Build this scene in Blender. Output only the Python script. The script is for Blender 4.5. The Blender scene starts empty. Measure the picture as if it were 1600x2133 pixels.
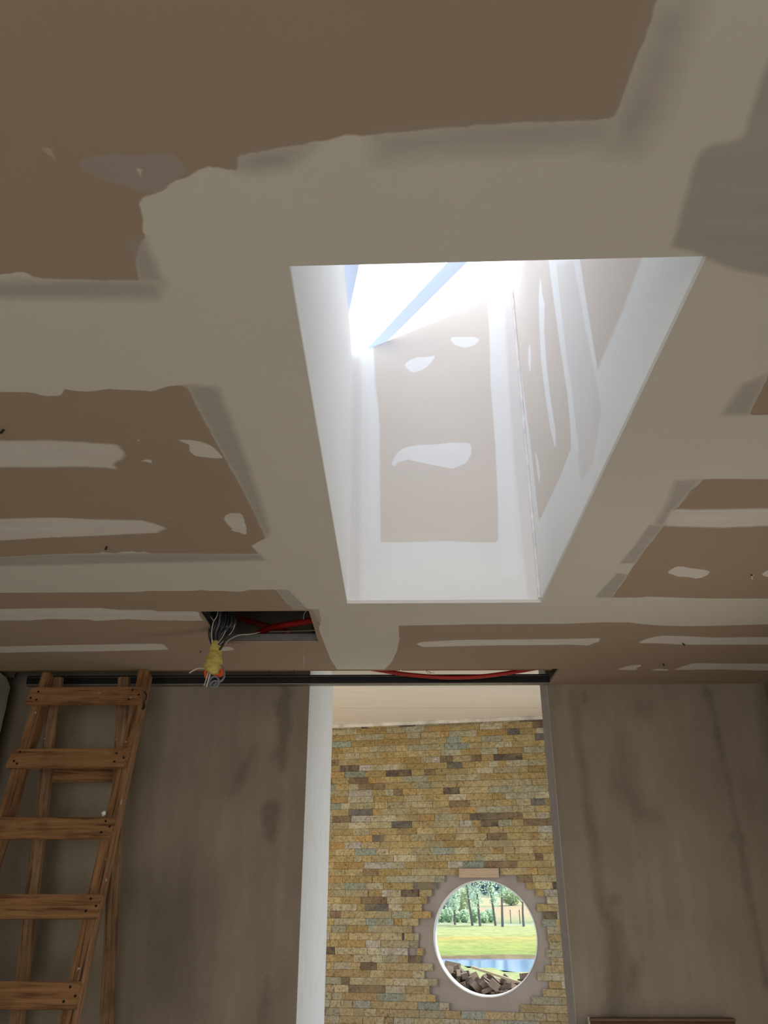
import bpy, bmesh, math, random
import numpy as np
from mathutils import Vector, Matrix, noise
PI = math.pi
sc = bpy.context.scene
COL = sc.collection

# ------------------------------------------------------------------ camera, world, sun, exposure
F = 1676.0; CX, CY = 800.0, 1066.5
PITCH = math.radians(25.78); YAW = math.radians(0.90)
EYE = Vector((0, 0, 1.6))
cam = bpy.data.cameras.new('camera'); camo = bpy.data.objects.new('camera', cam); COL.objects.link(camo)
camo.location = EYE; camo.rotation_euler = (PI/2 + PITCH, 0, YAW)
cam.sensor_fit = 'VERTICAL'; cam.sensor_height = 24.0; cam.lens = 24.0*F/2133.0
cam.clip_start = .02; cam.clip_end = 2000
sc.camera = camo
sc.view_settings.view_transform = 'Standard'; sc.view_settings.look = 'None'
sc.view_settings.gamma = 1.0; sc.view_settings.use_curve_mapping = False
sc.view_settings.exposure = 0.0

SUN_DIR = Vector((.50, .12, 1.0)).normalized()      # towards the sun
sun = bpy.data.lights.new('sun', 'SUN'); suno = bpy.data.objects.new('sun', sun); COL.objects.link(suno)
sun.energy = 7.4; sun.angle = .012; sun.color = (1, .96, .88)
suno.rotation_euler = SUN_DIR.to_track_quat('Z', 'Y').to_euler(); suno.location = (0, 3, 30)

w = bpy.data.worlds.new('sky'); sc.world = w; w.use_nodes = True
nt = w.node_tree; nt.nodes.clear()
wo = nt.nodes.new('ShaderNodeOutputWorld'); bg = nt.nodes.new('ShaderNodeBackground')
tc = nt.nodes.new('ShaderNodeTexCoord'); sx = nt.nodes.new('ShaderNodeSeparateXYZ'); rp = nt.nodes.new('ShaderNodeValToRGB')
nt.links.new(tc.outputs['Generated'], sx.inputs[0]); nt.links.new(sx.outputs['Z'], rp.inputs[0])
rp.color_ramp.elements[0].color = (.78, .89, 1.0, 1); rp.color_ramp.elements[1].color = (.42, .56, 1.0, 1)
rp.color_ramp.elements[0].position = 0.0; rp.color_ramp.elements[1].position = .8
nt.links.new(rp.outputs[0], bg.inputs[0]); bg.inputs[1].default_value = 1.7
nt.links.new(bg.outputs[0], wo.inputs[0])

def area(name, loc, target, sx_, sy_, power, col):
    l = bpy.data.lights.new(name, 'AREA'); o = bpy.data.objects.new(name, l); COL.objects.link(o)
    l.shape = 'RECTANGLE'; l.size = sx_; l.size_y = sy_; l.energy = power; l.color = col
    o.location = loc; d = Vector(loc) - Vector(target); o.rotation_euler = d.to_track_quat('Z', 'Y').to_euler()
    return o
# daylight entering by the room's rear window; side lamps added in unseen openings
area('daylight_rear', (-.4, -2.9, 1.35), (-.4, 0, 1.0), 2.6, 1.9, 46, (1, .93, .82))
area('fill_side_door', (1.86, 2.3, 1.0), (0, 2.6, .4), .6, 1.9, 9, (1, .93, .82))  # added lamp in an unseen doorway, brightens the ceiling
area('fill_hall_right', (1.87, 5.4, 1.4), (0, 5.3, .9), 1.7, 2.3, 14, (.80, .92, 1))
area('fill_hall_left', (-3.42, 5.75, 1.5), (0, 5.9, 1.5), 2.1, 2.3, 95, (1, .90, .72))

# ------------------------------------------------------------------ geometry helpers
RM = camo.rotation_euler.to_matrix()
def ray(px, py): return RM @ Vector(((px-CX)/F, -(py-CY)/F, -1))
def hit(px, py, P0, N):
    d = ray(px, py); P0 = Vector(P0); N = Vector(N)
    return EYE + d*((P0-EYE).dot(N)/d.dot(N))
def onz(px, py, z=2.6): return hit(px, py, (0, 0, z), (0, 0, 1))
def ony(px, py, y): return hit(px, py, (0, y, 0), (0, 1, 0))
def onx(px, py, x): return hit(px, py, (x, 0, 0), (1, 0, 0))

def link(name, bm, mat=None, parent=None, smooth=False, kind=None, loc=None):
    me = bpy.data.meshes.new(name)
    if bm is not None:
        bm.normal_update(); bm.to_mesh(me); bm.free()
    if mat: me.materials.append(mat)
    if smooth:
        for p in me.polygons: p.use_smooth = True
    o = bpy.data.objects.new(name, me); COL.objects.link(o)
    if parent: o.parent = parent
    if kind: o['kind'] = kind
    if loc: o.location = loc
    return o
def tag(o, label, cat, group=None, kind=None):
    o['label'] = label; o['category'] = cat
    if group: o['group'] = group
    if kind: o['kind'] = kind
    return o
def empty(name, loc, label, cat, group=None, rot=(0, 0, 0)):
    o = bpy.data.objects.new(name, None); COL.objects.link(o); o.location = loc; o.rotation_euler = rot
    o.empty_display_size = .1
    return tag(o, label, cat, group)
def box(bm, lo, hi, M=None):
    vs = [bm.verts.new((x, y, z)) for x in (lo[0], hi[0]) for y in (lo[1], hi[1]) for z in (lo[2], hi[2])]
    for f in ((0,1,3,2),(4,6,7,5),(0,4,5,1),(2,3,7,6),(0,2,6,4),(1,5,7,3)): bm.faces.new([vs[i] for i in f])
    if M is not None:
        for v in vs: v.co = M @ v.co
    return vs
def bbox(lo, hi, bev=0, M=None, seg=1):
    bm = bmesh.new(); box(bm, lo, hi, M)
    if bev: bmesh.ops.bevel(bm, geom=bm.edges[:], offset=bev, segments=seg, affect='EDGES')
    return bm
def tube(bm, pts, r, n=8, r2=None, cap=True):
    pts = [Vector(p) for p in pts]; rings = []; up = None
    for i, p in enumerate(pts):
        t = (pts[min(i+1, len(pts)-1)] - pts[max(i-1, 0)]).normalized()
        if up is None: up = t.orthogonal().normalized()
        up = (up - t*up.dot(t)).normalized(); s = t.cross(up)
        rr = r if r2 is None else r + (r2-r)*i/(len(pts)-1)
        if callable(rr): rr = rr(i/(len(pts)-1))
        rings.append([bm.verts.new(p + (up*math.cos(a) + s*math.sin(a))*rr) for a in [2*PI*k/n for k in range(n)]])
    for a, b in zip(rings, rings[1:]):
        for k in range(n): bm.faces.new((a[k], a[(k+1) % n], b[(k+1) % n], b[k]))
    if cap: bm.faces.new(rings[0][::-1]); bm.faces.new(rings[-1])
def spline(P, n=8):
    P = [Vector(p) for p in P]; out = []
    Q = [P[0]*2-P[1]] + P + [P[-1]*2-P[-2]]
    for i in range(1, len(Q)-2):
        a, b, c, d = Q[i-1:i+3]
        for k in range(n):
            t = k/n; out.append(.5*((2*b)+(c-a)*t+(2*a-5*b+4*c-d)*t*t+(3*b-a-3*c+d)*t**3))
    return out + [P[-1]]

# ------------------------------------------------------------------ materials
class NT:
    def __init__(s, name):
        s.m = bpy.data.materials.new(name); s.m.use_nodes = True; s.t = s.m.node_tree; s.t.nodes.clear()
        s.out = s.n('ShaderNodeOutputMaterial'); s.b = s.n('ShaderNodeBsdfPrincipled')
        s.l(s.b.outputs[0], s.out.inputs[0])
    def n(s, t, **k):
        x = s.t.nodes.new(t)
        for a, b in k.items(): setattr(x, a, b)
        return x
    def l(s, a, b): s.t.links.new(a, b)
    def coord(s, sc3=(1, 1, 1), rot=(0, 0, 0), what='Object'):
        c = s.n('ShaderNodeTexCoord'); m = s.n('ShaderNodeMapping'); m.inputs['Scale'].default_value = sc3
        m.inputs['Rotation'].default_value = rot
        s.l(c.outputs[what], m.inputs[0]); return m.outputs[0]
    def noise(s, vec, scale, detail=4, rough=.55, dist=0):
        x = s.n('ShaderNodeTexNoise'); x.inputs['Scale'].default_value = scale; x.inputs['Detail'].default_value = detail
        x.inputs['Roughness'].default_value = rough; x.inputs['Distortion'].default_value = dist
        if vec is not None: s.l(vec, x.inputs['Vector'])
        return x.outputs['Fac']
    def ramp(s, fac, stops):
        x = s.n('ShaderNodeValToRGB'); e = x.color_ramp.elements
        while len(e) < len(stops): e.new(.5)
        for el, (p, c) in zip(e, stops): el.position = p; el.color = (*c, 1) if len(c) == 3 else c
        s.l(fac, x.inputs[0]); return x.outputs[0]
    def math(s, op, a, b=None, clamp=False):
        x = s.n('ShaderNodeMath', operation=op, use_clamp=clamp)
        for i, v in enumerate((a, b)):
            if v is None: continue
            if isinstance(v, (int, float)): x.inputs[i].default_value = v
            else: s.l(v, x.inputs[i])
        return x.outputs[0]
    def mix(s, fac, a, b, mode='MIX'):
        x = s.n('ShaderNodeMix', data_type='RGBA', blend_type=mode)
        for i, v in ((0, fac), (6, a), (7, b)):
            if isinstance(v, (int, float)): x.inputs[i].default_value = v
            elif isinstance(v, (tuple, list)): x.inputs[i].default_value = (*v, 1)
            else: s.l(v, x.inputs[i])
        return x.outputs[2]
    def attr(s, name):
        x = s.n('ShaderNodeAttribute', attribute_name=name); return x
    def fin(s, col=None, rough=.8, metal=0, bump=None, bs=.1, bd=.01, spec=.3):
        if col is not None:
            if isinstance(col, tuple): s.b.inputs['Base Color'].default_value = (*col, 1)
            else: s.l(col, s.b.inputs['Base Color'])
        s.b.inputs['Roughness'].default_value = rough; s.b.inputs['Metallic'].default_value = metal
        s.b.inputs['Specular IOR Level'].default_value = spec
        if bump is not None:
            x = s.n('ShaderNodeBump'); x.inputs['Strength'].default_value = bs; x.inputs['Distance'].default_value = bd
            s.l(bump, x.inputs['Height']); s.l(x.outputs[0], s.b.inputs['Normal'])
        return s.m

def plain(name, col, rough=.7, metal=0, var=.12, scale=20, bs=.1, spec=.3):
    s = NT(name); f = s.noise(s.coord(), scale, 4)
    a = tuple(max(0, c*(1-var)) for c in col); b = tuple(min(1, c*(1+var)) for c in col)
    return s.fin(s.ramp(f, [(.3, a), (.7, b)]), rough, metal, f, bs, .003, spec)

def layered(name, base, layers, edge=.004, mottle=.06, bs=.06, streak=None, smear_scale=(.7, 5, 3)):
    """base colour with marks laid over it; every layer reads a signed distance stored on the mesh"""
    s = NT(name); co = s.coord()
    big = s.noise(co, 2.2, 3); fine = s.noise(co, 60, 4); edgen = s.noise(co, 34, 6, .65); smear = s.noise(s.coord(smear_scale), 5, 5, .6)
    c = base
    for i, (col, op) in enumerate(layers):
        a = s.attr('L%d' % i); b = s.attr('S%d' % i)
        d = s.math('ADD', a.outputs['Fac'], s.math('MULTIPLY', s.math('SUBTRACT', edgen, .5), edge*2.5))
        f = s.math('ADD', s.math('DIVIDE', d, b.outputs['Fac']), .5, True)
        if op < 1: f = s.math('MULTIPLY', f, s.math('ADD', s.math('MULTIPLY', s.math('SUBTRACT', smear, .5), .45), op, True))
        c = s.mix(f, c, col)
    k = s.math('ADD', s.math('MULTIPLY', s.math('SUBTRACT', big, .5), mottle*2), s.math('MULTIPLY', s.math('SUBTRACT', fine, .5), mottle*.7))
    k = s.math('ADD', k, 1.0)
    if streak:
        st = s.noise(s.coord(streak), 6, 5, .6); k = s.math('ADD', k, s.math('MULTIPLY', s.math('SUBTRACT', st, .5), .4))
    cr = s.n('ShaderNodeCombineColor')
    for j in range(3): s.l(k, cr.inputs[j])
    c = s.mix(1.0, c, cr.outputs[0], 'MULTIPLY')
    return s.fin(c, .92, 0, fine, bs, .002, .15)

def sdf(P, poly):
    """signed distance (positive inside) of points P (n,2) to a polygon"""
    poly = np.array(poly, float); d = np.full(len(P), 1e9); ins = np.zeros(len(P), bool)
    for a, b in zip(poly, np.roll(poly, -1, 0)):
        e = b-a; l2 = e@e
        if l2 < 1e-14: continue
        t = np.clip(((P-a)@e)/l2, 0, 1); q = P-a-t[:, None]*e; d = np.minimum(d, np.hypot(q[:, 0], q[:, 1]))
        c = (a[1] > P[:, 1]) != (b[1] > P[:, 1])
        with np.errstate(all='ignore'): xx = a[0]+(P[:, 1]-a[1])*e[0]/e[1]
        ins ^= c & (P[:, 0] < xx)
    return np.where(ins, d, -d)
def sdline(P, pts):
    """distance to a polyline whose points carry a half width: (u, v, w)"""
    d = np.full(len(P), -1e9)
    for a, b in zip(pts, pts[1:]):
        a = np.array(a, float); b = np.array(b, float); e = b[:2]-a[:2]
        t = np.clip(((P-a[:2])@e)/(e@e), 0, 1); q = P-a[:2]-t[:, None]*e
        d = np.maximum(d, a[2]+(b[2]-a[2])*t - np.hypot(q[:, 0], q[:, 1]))
    return d
def smooth_poly(p, n=3):
    return p
def painted(name, O, U, V, us, vs, layers, mat, holes=(), thick=None, warp=None, kind='structure', parent=None):
    """a board in the plane O+u*U+v*V as a fine grid; layers = list of lists of (points, softness[, 'line'])"""
    O, U, V = map(Vector, (O, U, V)); nu, nv = len(us), len(vs)
    uu, vv = np.meshgrid(us, vs, indexing='ij'); uu = uu.copy(); vv = vv.copy()
    if warp: vv = warp(uu, vv)
    P = np.stack([uu.ravel(), vv.ravel()], 1)
    co = np.array(O)[None] + P[:, :1]*np.array(U)[None] + P[:, 1:]*np.array(V)[None]
    I = np.arange(nu*nv).reshape(nu, nv)
    q = np.stack([I[:-1, :-1], I[1:, :-1], I[1:, 1:], I[:-1, 1:]], -1)
    cu = (np.array(us)[:-1]+np.array(us)[1:])/2; cv = (np.array(vs)[:-1]+np.array(vs)[1:])/2
    keep = np.ones((nu-1, nv-1), bool)
    for (a, b, c, d) in holes: keep &= ~(((cu > a) & (cu < b))[:, None] & ((cv > c) & (cv < d))[None])
    q = q[keep]
    me = bpy.data.meshes.new(name); me.from_pydata(co.tolist(), [], q.tolist()); me.update()
    for i, L in enumerate(layers):
        D = np.full(len(P), -1e3); S = np.full(len(P), .01)
        for it in L:
            s_ = sdline(P, it[0]) if len(it) > 2 else sdf(P, it[0])
            m = s_/it[1] > D/S
            D = np.where(m, s_, D); S = np.where(m, it[1], S)
        for nm, arr in (('L%d' % i, D), ('S%d' % i, S)):
            at = me.attributes.new(nm, 'FLOAT', 'POINT'); at.data.foreach_set('value', arr.astype(np.float32))
    me.materials.append(mat)
    o = bpy.data.objects.new(name, me); COL.objects.link(o)
    if kind: o['kind'] = kind
    if parent: o.parent = parent
    if thick:
        md = o.modifiers.new('thickness', 'SOLIDIFY'); md.thickness = thick; md.offset = -1
    return o
def grid(lo, hi, step, marks=()):
    g = list(np.arange(lo, hi, step)) + [hi]
    for m in marks:
        g = [x for x in g if abs(x-m) > step*.4 or x in marks] + [m]
    return np.array(sorted(set(g)))

# ------------------------------------------------------------------ key measures of the room
H = 2.6                                   # ceiling height
WY = 4.07                                 # far wall
oNL, oNR, oFR, oFL = onz(603, 543), onz(1470, 522), onz(1126, 1249), onz(723, 1250)
OX0, OX1 = (oNL.x+oFL.x)/2, (oNR.x+oFR.x)/2
OY0, OY1 = (oNL.y+oNR.y)/2, (oFL.y+oFR.y)/2
SKEW = (oNR.y-oNL.y)/(OX1-OX0)
hA, hB = onz(645, 1265), onz(663, 1334); hC = onz(415, 1268)
HX0, HX1, HY0, HY1 = hC.x, (hA.x+hB.x)/2, (hA.y+hC.y)/2, hB.y
GX = onz(1165, 1387).x                    # right end of the slot
GY = onz(600, 1390).y                     # near edge of the slot
ZT = lambda x, y: 0
zL = onx(732, 740, OX0)                   # top of the shaft at its far corners
zL = ony(732, 740, OY1).z; zR = ony(1060, 605, OY1).z
print('opening', OX0, OX1, OY0, OY1, 'skew', SKEW, 'hatch', HX0, HX1, HY0, HY1, 'gap', GX, GY, 'top', zL, zR)

PLASTER = (.67, .635, .565); BOARD = (.40, .305, .225)
BOARD_LIT = (.74, .675, .615)  # board colour lightened to stand in for the bright light in the shaft

def C(*pts): return [tuple(onz(x, y))[:2] for x, y in pts]
brown = [
 (C((-900,-900),(1480,-900),(1430,-200),(1361,0),(1345,58),(1325,102),(1307,154),(1293,195),(1276,236),(1180,240),(1100,242),(1000,248),(880,258),(785,268),(750,270),(722,266),(700,276),(620,290),(540,303),(497,312),(497,343),(475,341),(460,338),(440,333),(420,340),(408,348),(390,357),(360,368),(342,385),(325,392),(302,398),(292,412),(294,425),(299,440),(300,470),(305,482),(292,500),(285,540),(292,573),(200,572),(120,570),(75,568),(60,556),(40,555),(0,562),(-400,564),(-900,560)), .0035),
 (C((-500,800),(0,806),(60,807),(75,809),(95,815),(120,814),(130,813),(135,801),(160,804),(190,806),(230,800),(320,805),(350,795),(390,792),(410,835),(450,910),(500,1000),(535,1070),(550,1105),(553,1114),(536,1122),(525,1130),(532,1138),(540,1146),(460,1146),(310,1145),(306,1141),(290,1143),(278,1141),(255,1142),(240,1145),(212,1142),(205,1145),(105,1147),(60,1150),(0,1153),(-500,1165)), .003),
 (C((-500,1228),(0,1228),(200,1227),(290,1226),(310,1224),(400,1224),(420,1222),(440,1224),(470,1224),(500,1226),(520,1222),(575,1221),(590,1240),(612,1264),(652,1262),(656,1272),(668,1292),(664,1303),(680,1345),(690,1370),(705,1392),(705,1440),(-500,1440)), .003),
 (C((830,1297),(1000,1294),(1180,1293),(1250,1290),(1310,1290),(1330,1293),(1380,1297),(1440,1298),(1500,1297),(1600,1294),(2100,1290),(2100,1500),(780,1500),(798,1392),(815,1375),(827,1350),(832,1325)), .004),
 (C((1462,989),(1455,1000),(1437,1013),(1430,1025),(1421,1035),(1412,1048),(1403,1052),(1395,1068),(1381,1088),(1360,1115),(1338,1143),(1307,1190),(1290,1216),(1273,1238),(1332,1238),(1345,1236),(1375,1237),(1480,1240),(1600,1240),(2100,1241),(2100,985),(1600,989)), .003),
 (C((1630,690),(1600,768),(1580,810),(1557,855),(1590,855),(2100,852),(2100,690)), .003),
]
skim_and_dark = [   # first thin coat: greyer; plus one darker area at right
 (C((272,488),(305,480),(318,520),(345,578),(292,574),(280,540)), .02),
 (C((165,330),(168,322),(175,317),(195,312),(230,310),(290,310),(330,309),(368,309),(373,316),(376,326),(384,332),(390,340),(388,352),(372,362),(355,370),(345,382),(335,390),(310,391),(280,384),(258,372),(235,368),(205,358),(180,347)), .004),
 (C((0,360),(12,362),(0,376),(-40,380),(-40,358)), .01),
 (C((785,268),(880,258),(1000,248),(1100,242),(1180,240),(1276,236),(1262,285),(1180,292),(1050,300),(900,305),(790,320)), .05),
 (C((497,312),(540,303),(620,290),(660,284),(600,335),(540,345),(497,344)), .03),
 (C((1361,0),(1440,-10),(1410,120),(1370,230),(1330,300),(1262,300),(1276,236),(1307,154),(1345,58)), .06),
 (C((1640,40),(1598,110),(1575,174),(1560,225),(1549,262),(1540,276),(1520,282),(1479,288),(1462,300),(1450,317),(1440,345),(1433,378),(1415,440),(1397,503),(1440,512),(1480,530),(1520,548),(1600,566),(1900,570),(1900,0)), .012),  # darker area right of the skylight
 (C((390,792),(455,796),(480,860),(515,950),(545,1040),(562,1100),(553,1114),(500,1000),(450,910),(410,835)), .02),
 (C((0,573),(200,572),(292,573),(345,576),(330,612),(150,612),(0,608),(-300,600),(-300,566)), .03),
 (C((575,1221),(600,1221),(642,1263),(612,1264)), .006),
 (C((640,1262),(665,1262),(670,1290),(662,1290)), .004),
 (C((1405,993),(1462,989),(1437,1013),(1421,1035),(1403,1052),(1381,1088),(1362,1085),(1390,1035)), .02),
 (C((1352,1085),(1381,1088),(1338,1143),(1322,1166),(1290,1166),(1320,1130)), .012),
 (C((1285,1186),(1307,1190),(1273,1238),(1238,1238)), .012),
 (C((1545,790),(1600,768),(1557,855),(1500,855)), .02),
 (C((-500,1160),(0,1153),(105,1147),(310,1145),(540,1146),(556,1160),(300,1165),(0,1172),(-500,1180)), .02),
]
white = [
 (C((-500,902),(0,909),(60,909),(110,908),(160,911),(200,914),(245,917),(252,925),(258,930),(262,939),(255,947),(243,952),(237,960),(247,968),(225,966),(180,963),(100,964),(0,964),(-500,964)), .012),
 (C((-500,1075),(0,1073),(60,1071),(120,1070),(200,1074),(300,1076),(310,1080),(320,1081),(325,1085),(335,1087),(349,1092),(338,1096),(330,1102),(280,1104),(200,1108),(100,1112),(40,1116),(0,1118),(-500,1125)), .010),
 (C((372,908),(385,906),(400,907),(417,910),(432,915),(445,922),(455,932),(466,945),(450,946),(430,943),(410,942),(400,935),(396,928),(396,918),(385,912)), .003),
 (C((470,1066),(480,1061),(500,1060),(507,1066),(510,1078),(514,1092),(514,1104),(506,1106),(496,1099),(482,1099),(484,1092),(474,1084),(468,1075)), .003),
 (C((293,950),(305,947),(314,949),(318,947),(317,956),(313,953),(300,954)), .003),
 (C((350,1071),(362,1069),(365,1078),(360,1072)), .003),
 (C((286,911),(292,902),(294,908)), .003),
 (C((-500,1262),(0,1262),(60,1261),(160,1260),(210,1260),(250,1264),(320,1264),(330,1267),(405,1267),(415,1268),(416,1276),(424,1287),(415,1286),(405,1287),(300,1285),(270,1283),(200,1287),(185,1284),(100,1283),(60,1286),(0,1286),(-500,1287)), .004),
 (C((-500,1343),(0,1341),(130,1338),(250,1336),(320,1335),(341,1336),(346,1341),(351,1347),(330,1348),(200,1351),(100,1352),(0,1354),(-500,1355)), .008),
 (C((440,1349),(450,1343),(478,1341),(490,1347),(480,1349),(450,1352)), .003),
 (C((867,1335),(880,1331),(900,1330),(960,1327),(1060,1326),(1180,1325),(1250,1323),(1247,1331),(1235,1334),(1227,1339),(1190,1337),(1000,1339),(880,1342)), .006),
 (C((1330,1332),(1340,1327),(1360,1321),(1380,1318),(1430,1319),(1480,1322),(1600,1321),(2100,1321),(2100,1339),(1600,1337),(1430,1337),(1370,1334),(1335,1334)), .006),
 (C((1283,1389),(1315,1380),(1333,1379),(1335,1382),(1325,1386),(1328,1390),(1305,1390)), .003),
 (C((1402,1390),(1420,1383),(1443,1376),(1600,1377),(2100,1378),(2100,1392),(1570,1391),(1500,1389)), .004),
 (C((1352,1391),(1372,1387),(1392,1389),(1390,1392)), .004),
 (C((1313,1322),(1320,1317),(1317,1324)), .002),
 (C((1400,1054),(1420,1052),(1440,1054),(1600,1051),(2100,1050),(2100,1089),(1600,1087),(1500,1091),(1420,1089),(1382,1087)), .014),
 (C((1389,1186),(1395,1180),(1405,1174),(1415,1172),(1450,1178),(1470,1180),(1478,1184),(1474,1190),(1460,1196),(1450,1198),(1435,1195),(1412,1194)), .004),
 (C((1583,1190),(1598,1180),(1660,1178),(1660,1196),(1600,1195)), .003),
 (C((285,346),(288,340),(296,337),(304,342),(305,349),(298,355),(288,353)), .004),
 (C((77,292),(85,289),(105,291),(116,303),(124,328),(118,322),(108,300),(90,298)), .006),
 (C((150,422),(156,418),(160,426)), .004),
]
ceil_mat = layered('plastered_ceiling', PLASTER, [(BOARD, 1), ((.40, .365, .33), .75), ((.76, .73, .685), .85)], edge=.004, mottle=.05)

us = grid(-2.05, 1.95, .012, (OX0, OX1, HX0, HX1, GX, -1.93, 1.87))
vs = grid(-3.0, WY, .012, (OY0, OY1, HY0, HY1, GY, WY))
def warp(u, v):
    b = np.clip(1-np.abs(v-OY0)/.45, 0, 1); b = b*b*(3-2*b)
    return v + b*SKEW*(np.clip(u, OX0-.2, OX1+.2)-(OX0+OX1)/2)
ceiling = painted('ceiling', (0, 0, H), (1, 0, 0), (0, 1, 0), us, vs, [brown, skim_and_dark, white], ceil_mat,
    holes=[(OX0, OX1, OY0, OY1), (HX0, HX1, HY0, HY1), (-3, GX, GY, 9)], warp=warp)
md = ceiling.modifiers.new('thickness', 'SOLIDIFY'); md.thickness = .0125; md.offset = -1   # board thickness, upwards

# ------------------------------------------------------------------ skylight shaft
TOPL = zL; TOPR = zR; SL = (TOPR-TOPL)/(OX1-OX0)
def topz(x): return TOPL + (x-OX0)*SL
s = NT('white_limewashed_boards')
co = s.coord((1, 22, 1.3)); f = s.noise(co, 3, 5, .6); g = s.noise(s.coord((1, 5, .5)), 3, 3)
s.fin(s.mix(f, (.84, .84, .82), (.92, .92, .91)), .8, 0, f, .4, .01)
limewash = s.m

def B(*pts): return [(p.x, p.z) for p in (ony(x, y, OY1) for x, y in pts)]
def R(*pts): return [(p.y, p.z) for p in (onx(x, y, OX1) for x, y in pts)]
def Rc(*pts): return R(*[(1050+x/2.8067, 500+y/2.8067) for x, y in pts])
PLASTER_LIT = (.87, .865, .85)  # ceiling plaster lightened likewise for the bright shaft
shaft_mat = layered('plastered_shaft', PLASTER_LIT, [(BOARD_LIT, 1), ((.80, .765, .745), .9), ((.89, .89, .89), .95)], edge=.003, mottle=.03)
bl0 = [(B((778,722),(1016,618),(1020,700),(1022,800),(1032,930),(1038,1060),(1038,1130),(980,1129),(930,1127),(860,1129),(793,1130),(792,1020),(791,890),(789,860),(784,820),(780,800),(780,775)), .006)]
bl1 = [(B((735,745),(752,735),(752,1250),(726,1250)), .02), (B((1050,606),(1070,600),(1124,1249),(1100,1249),(1075,1000),(1060,800)), .012)]
bl2 = [(B((843,760),(847,754),(858,748),(870,744),(890,744),(908,740),(903,749),(890,764),(878,772),(862,776),(850,770),(845,765)), .003),
       (B((938,706),(943,702),(960,702),(990,702),(999,706),(996,714),(985,720),(968,725),(950,719),(941,712)), .003),
       (B((815,968),(820,955),(830,940),(845,932),(870,927),(905,926),(940,922),(978,923),(982,930),(981,948),(972,963),(955,972),(942,976),(910,970),(880,964),(850,957),(830,963),(820,972)), .003),
       (B((1018,618),(1044,606),(1050,700),(1060,860),(1072,1060),(1080,1200),(1046,1200),(1042,1130),(1034,930),(1024,800)), .012),
       (B((752,745),(775,728),(780,790),(786,860),(786,1130),(770,1140),(770,900)), .02)]
us = grid(OX0, OX1, .012); vs = grid(H, 4.3, .012)
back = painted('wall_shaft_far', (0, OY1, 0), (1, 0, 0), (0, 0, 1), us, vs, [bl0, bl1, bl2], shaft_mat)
back_me = back.data
def cut_top(o):
    bm = bmesh.new(); bm.from_mesh(o.data)
    n = Vector((-SL, 0, 1)).normalized()
    bmesh.ops.bisect_plane(bm, geom=bm.verts[:]+bm.edges[:]+bm.faces[:], plane_co=(OX0, 0, TOPL), plane_no=n, clear_outer=True)
    bm.to_mesh(o.data); bm.free()
cut_top(back)
rr0 = [(Rc((50,160),(240,60),(262,90),(290,280),(325,520),(355,760),(372,900),(385,1050),(392,1215),(330,1380),(205,1645),(160,1230),(110,850),(75,560),(45,300)), .006),
       (Rc((430,60),(830,40),(760,230),(690,420),(640,540),(590,650),(545,760),(520,640),(480,420),(450,230)), .02)]
rr1 = [(Rc((300,150),(415,120),(470,480),(545,850),(570,1000),(520,1300),(450,1420),(425,1200),(400,900),(350,560)), .02)]
rr2 = [(Rc((212,210),(225,320),(238,370),(235,520),(248,720),(275,950),(300,1100),(304,1200),(296,1210),(270,1100),(240,900),(216,700),(206,480),(203,330)), .003),
       (Rc((150,590),(158,680),(156,760),(150,775),(140,700),(143,640)), .003),
       (Rc((180,1215),(200,1290),(212,1370),(206,1430),(192,1350)), .003),
       (Rc((540,360),(552,380),(548,392)), .003),
       (Rc((255,80),(300,80),(325,330),(365,700),(410,1000),(440,1250),(400,1200),(370,900),(330,640),(290,350)), .008),
       (Rc((400,90),(440,90),(480,350),(545,740),(530,760),(470,470),(430,250)), .012)]
us = grid(OY0-.05, OY1, .012); vs = grid(H, 4.3, .012)
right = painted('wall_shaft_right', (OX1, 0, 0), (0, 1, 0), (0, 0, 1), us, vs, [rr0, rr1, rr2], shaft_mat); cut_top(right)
for v in right.data.vertices:        # the near end follows the slightly skewed opening
    if v.co.y < OY0: v.co.y = OY0 + SKEW*(OX1-OX0)/2 + (v.co.y-OY0)*.2
for o, off in ((back, (0, 1, 0)), (right, (1, 0, 0))):
    md = o.modifiers.new('thickness', 'SOLIDIFY'); md.thickness = .0125; md.offset = -1 if o is back else 1
bm = bmesh.new()
box(bm, (OX0-.06, OY0-.08, H), (OX0, OY1+.05, 4.2)); 
left = link('wall_shaft_left', bm, limewash, kind='structure'); cut_top(left)
bm = bmesh.new(); yn = OY0
vs4 = box(bm, (OX0-.05, OY0-.06, H), (OX1+.03, OY0, 4.2))
for v in bm.verts: v.co.y += SKEW*(v.co.x-(OX0+OX1)/2)
near = link('wall_shaft_near', bm, limewash, kind='structure'); cut_top(near)
def fill_top(o):
    bm = bmesh.new(); bm.from_mesh(o.data); e = [e for e in bm.edges if e.is_boundary]
    bmesh.ops.contextual_create(bm, geom=e); bm.to_mesh(o.data); bm.free()
fill_top(left); fill_top(near)
left.data.materials.append(plain('void_shade', (.05, .045, .04), .9))
for p in left.data.polygons:
    if p.normal.x < -.5 or p.normal.y > .5: p.material_index = 1      # void side, coloured dark to stand for shade
# plaster corner bead where the right and the far shaft walls meet
bm = bbox((OX1-.010, OY1-.010, H+.002), (OX1+.001, OY1+.001, topz(OX1)-.006), .003)
link('trim_1', bm, plain('corner_bead', (.80, .76, .73), .8), kind='structure')

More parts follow.
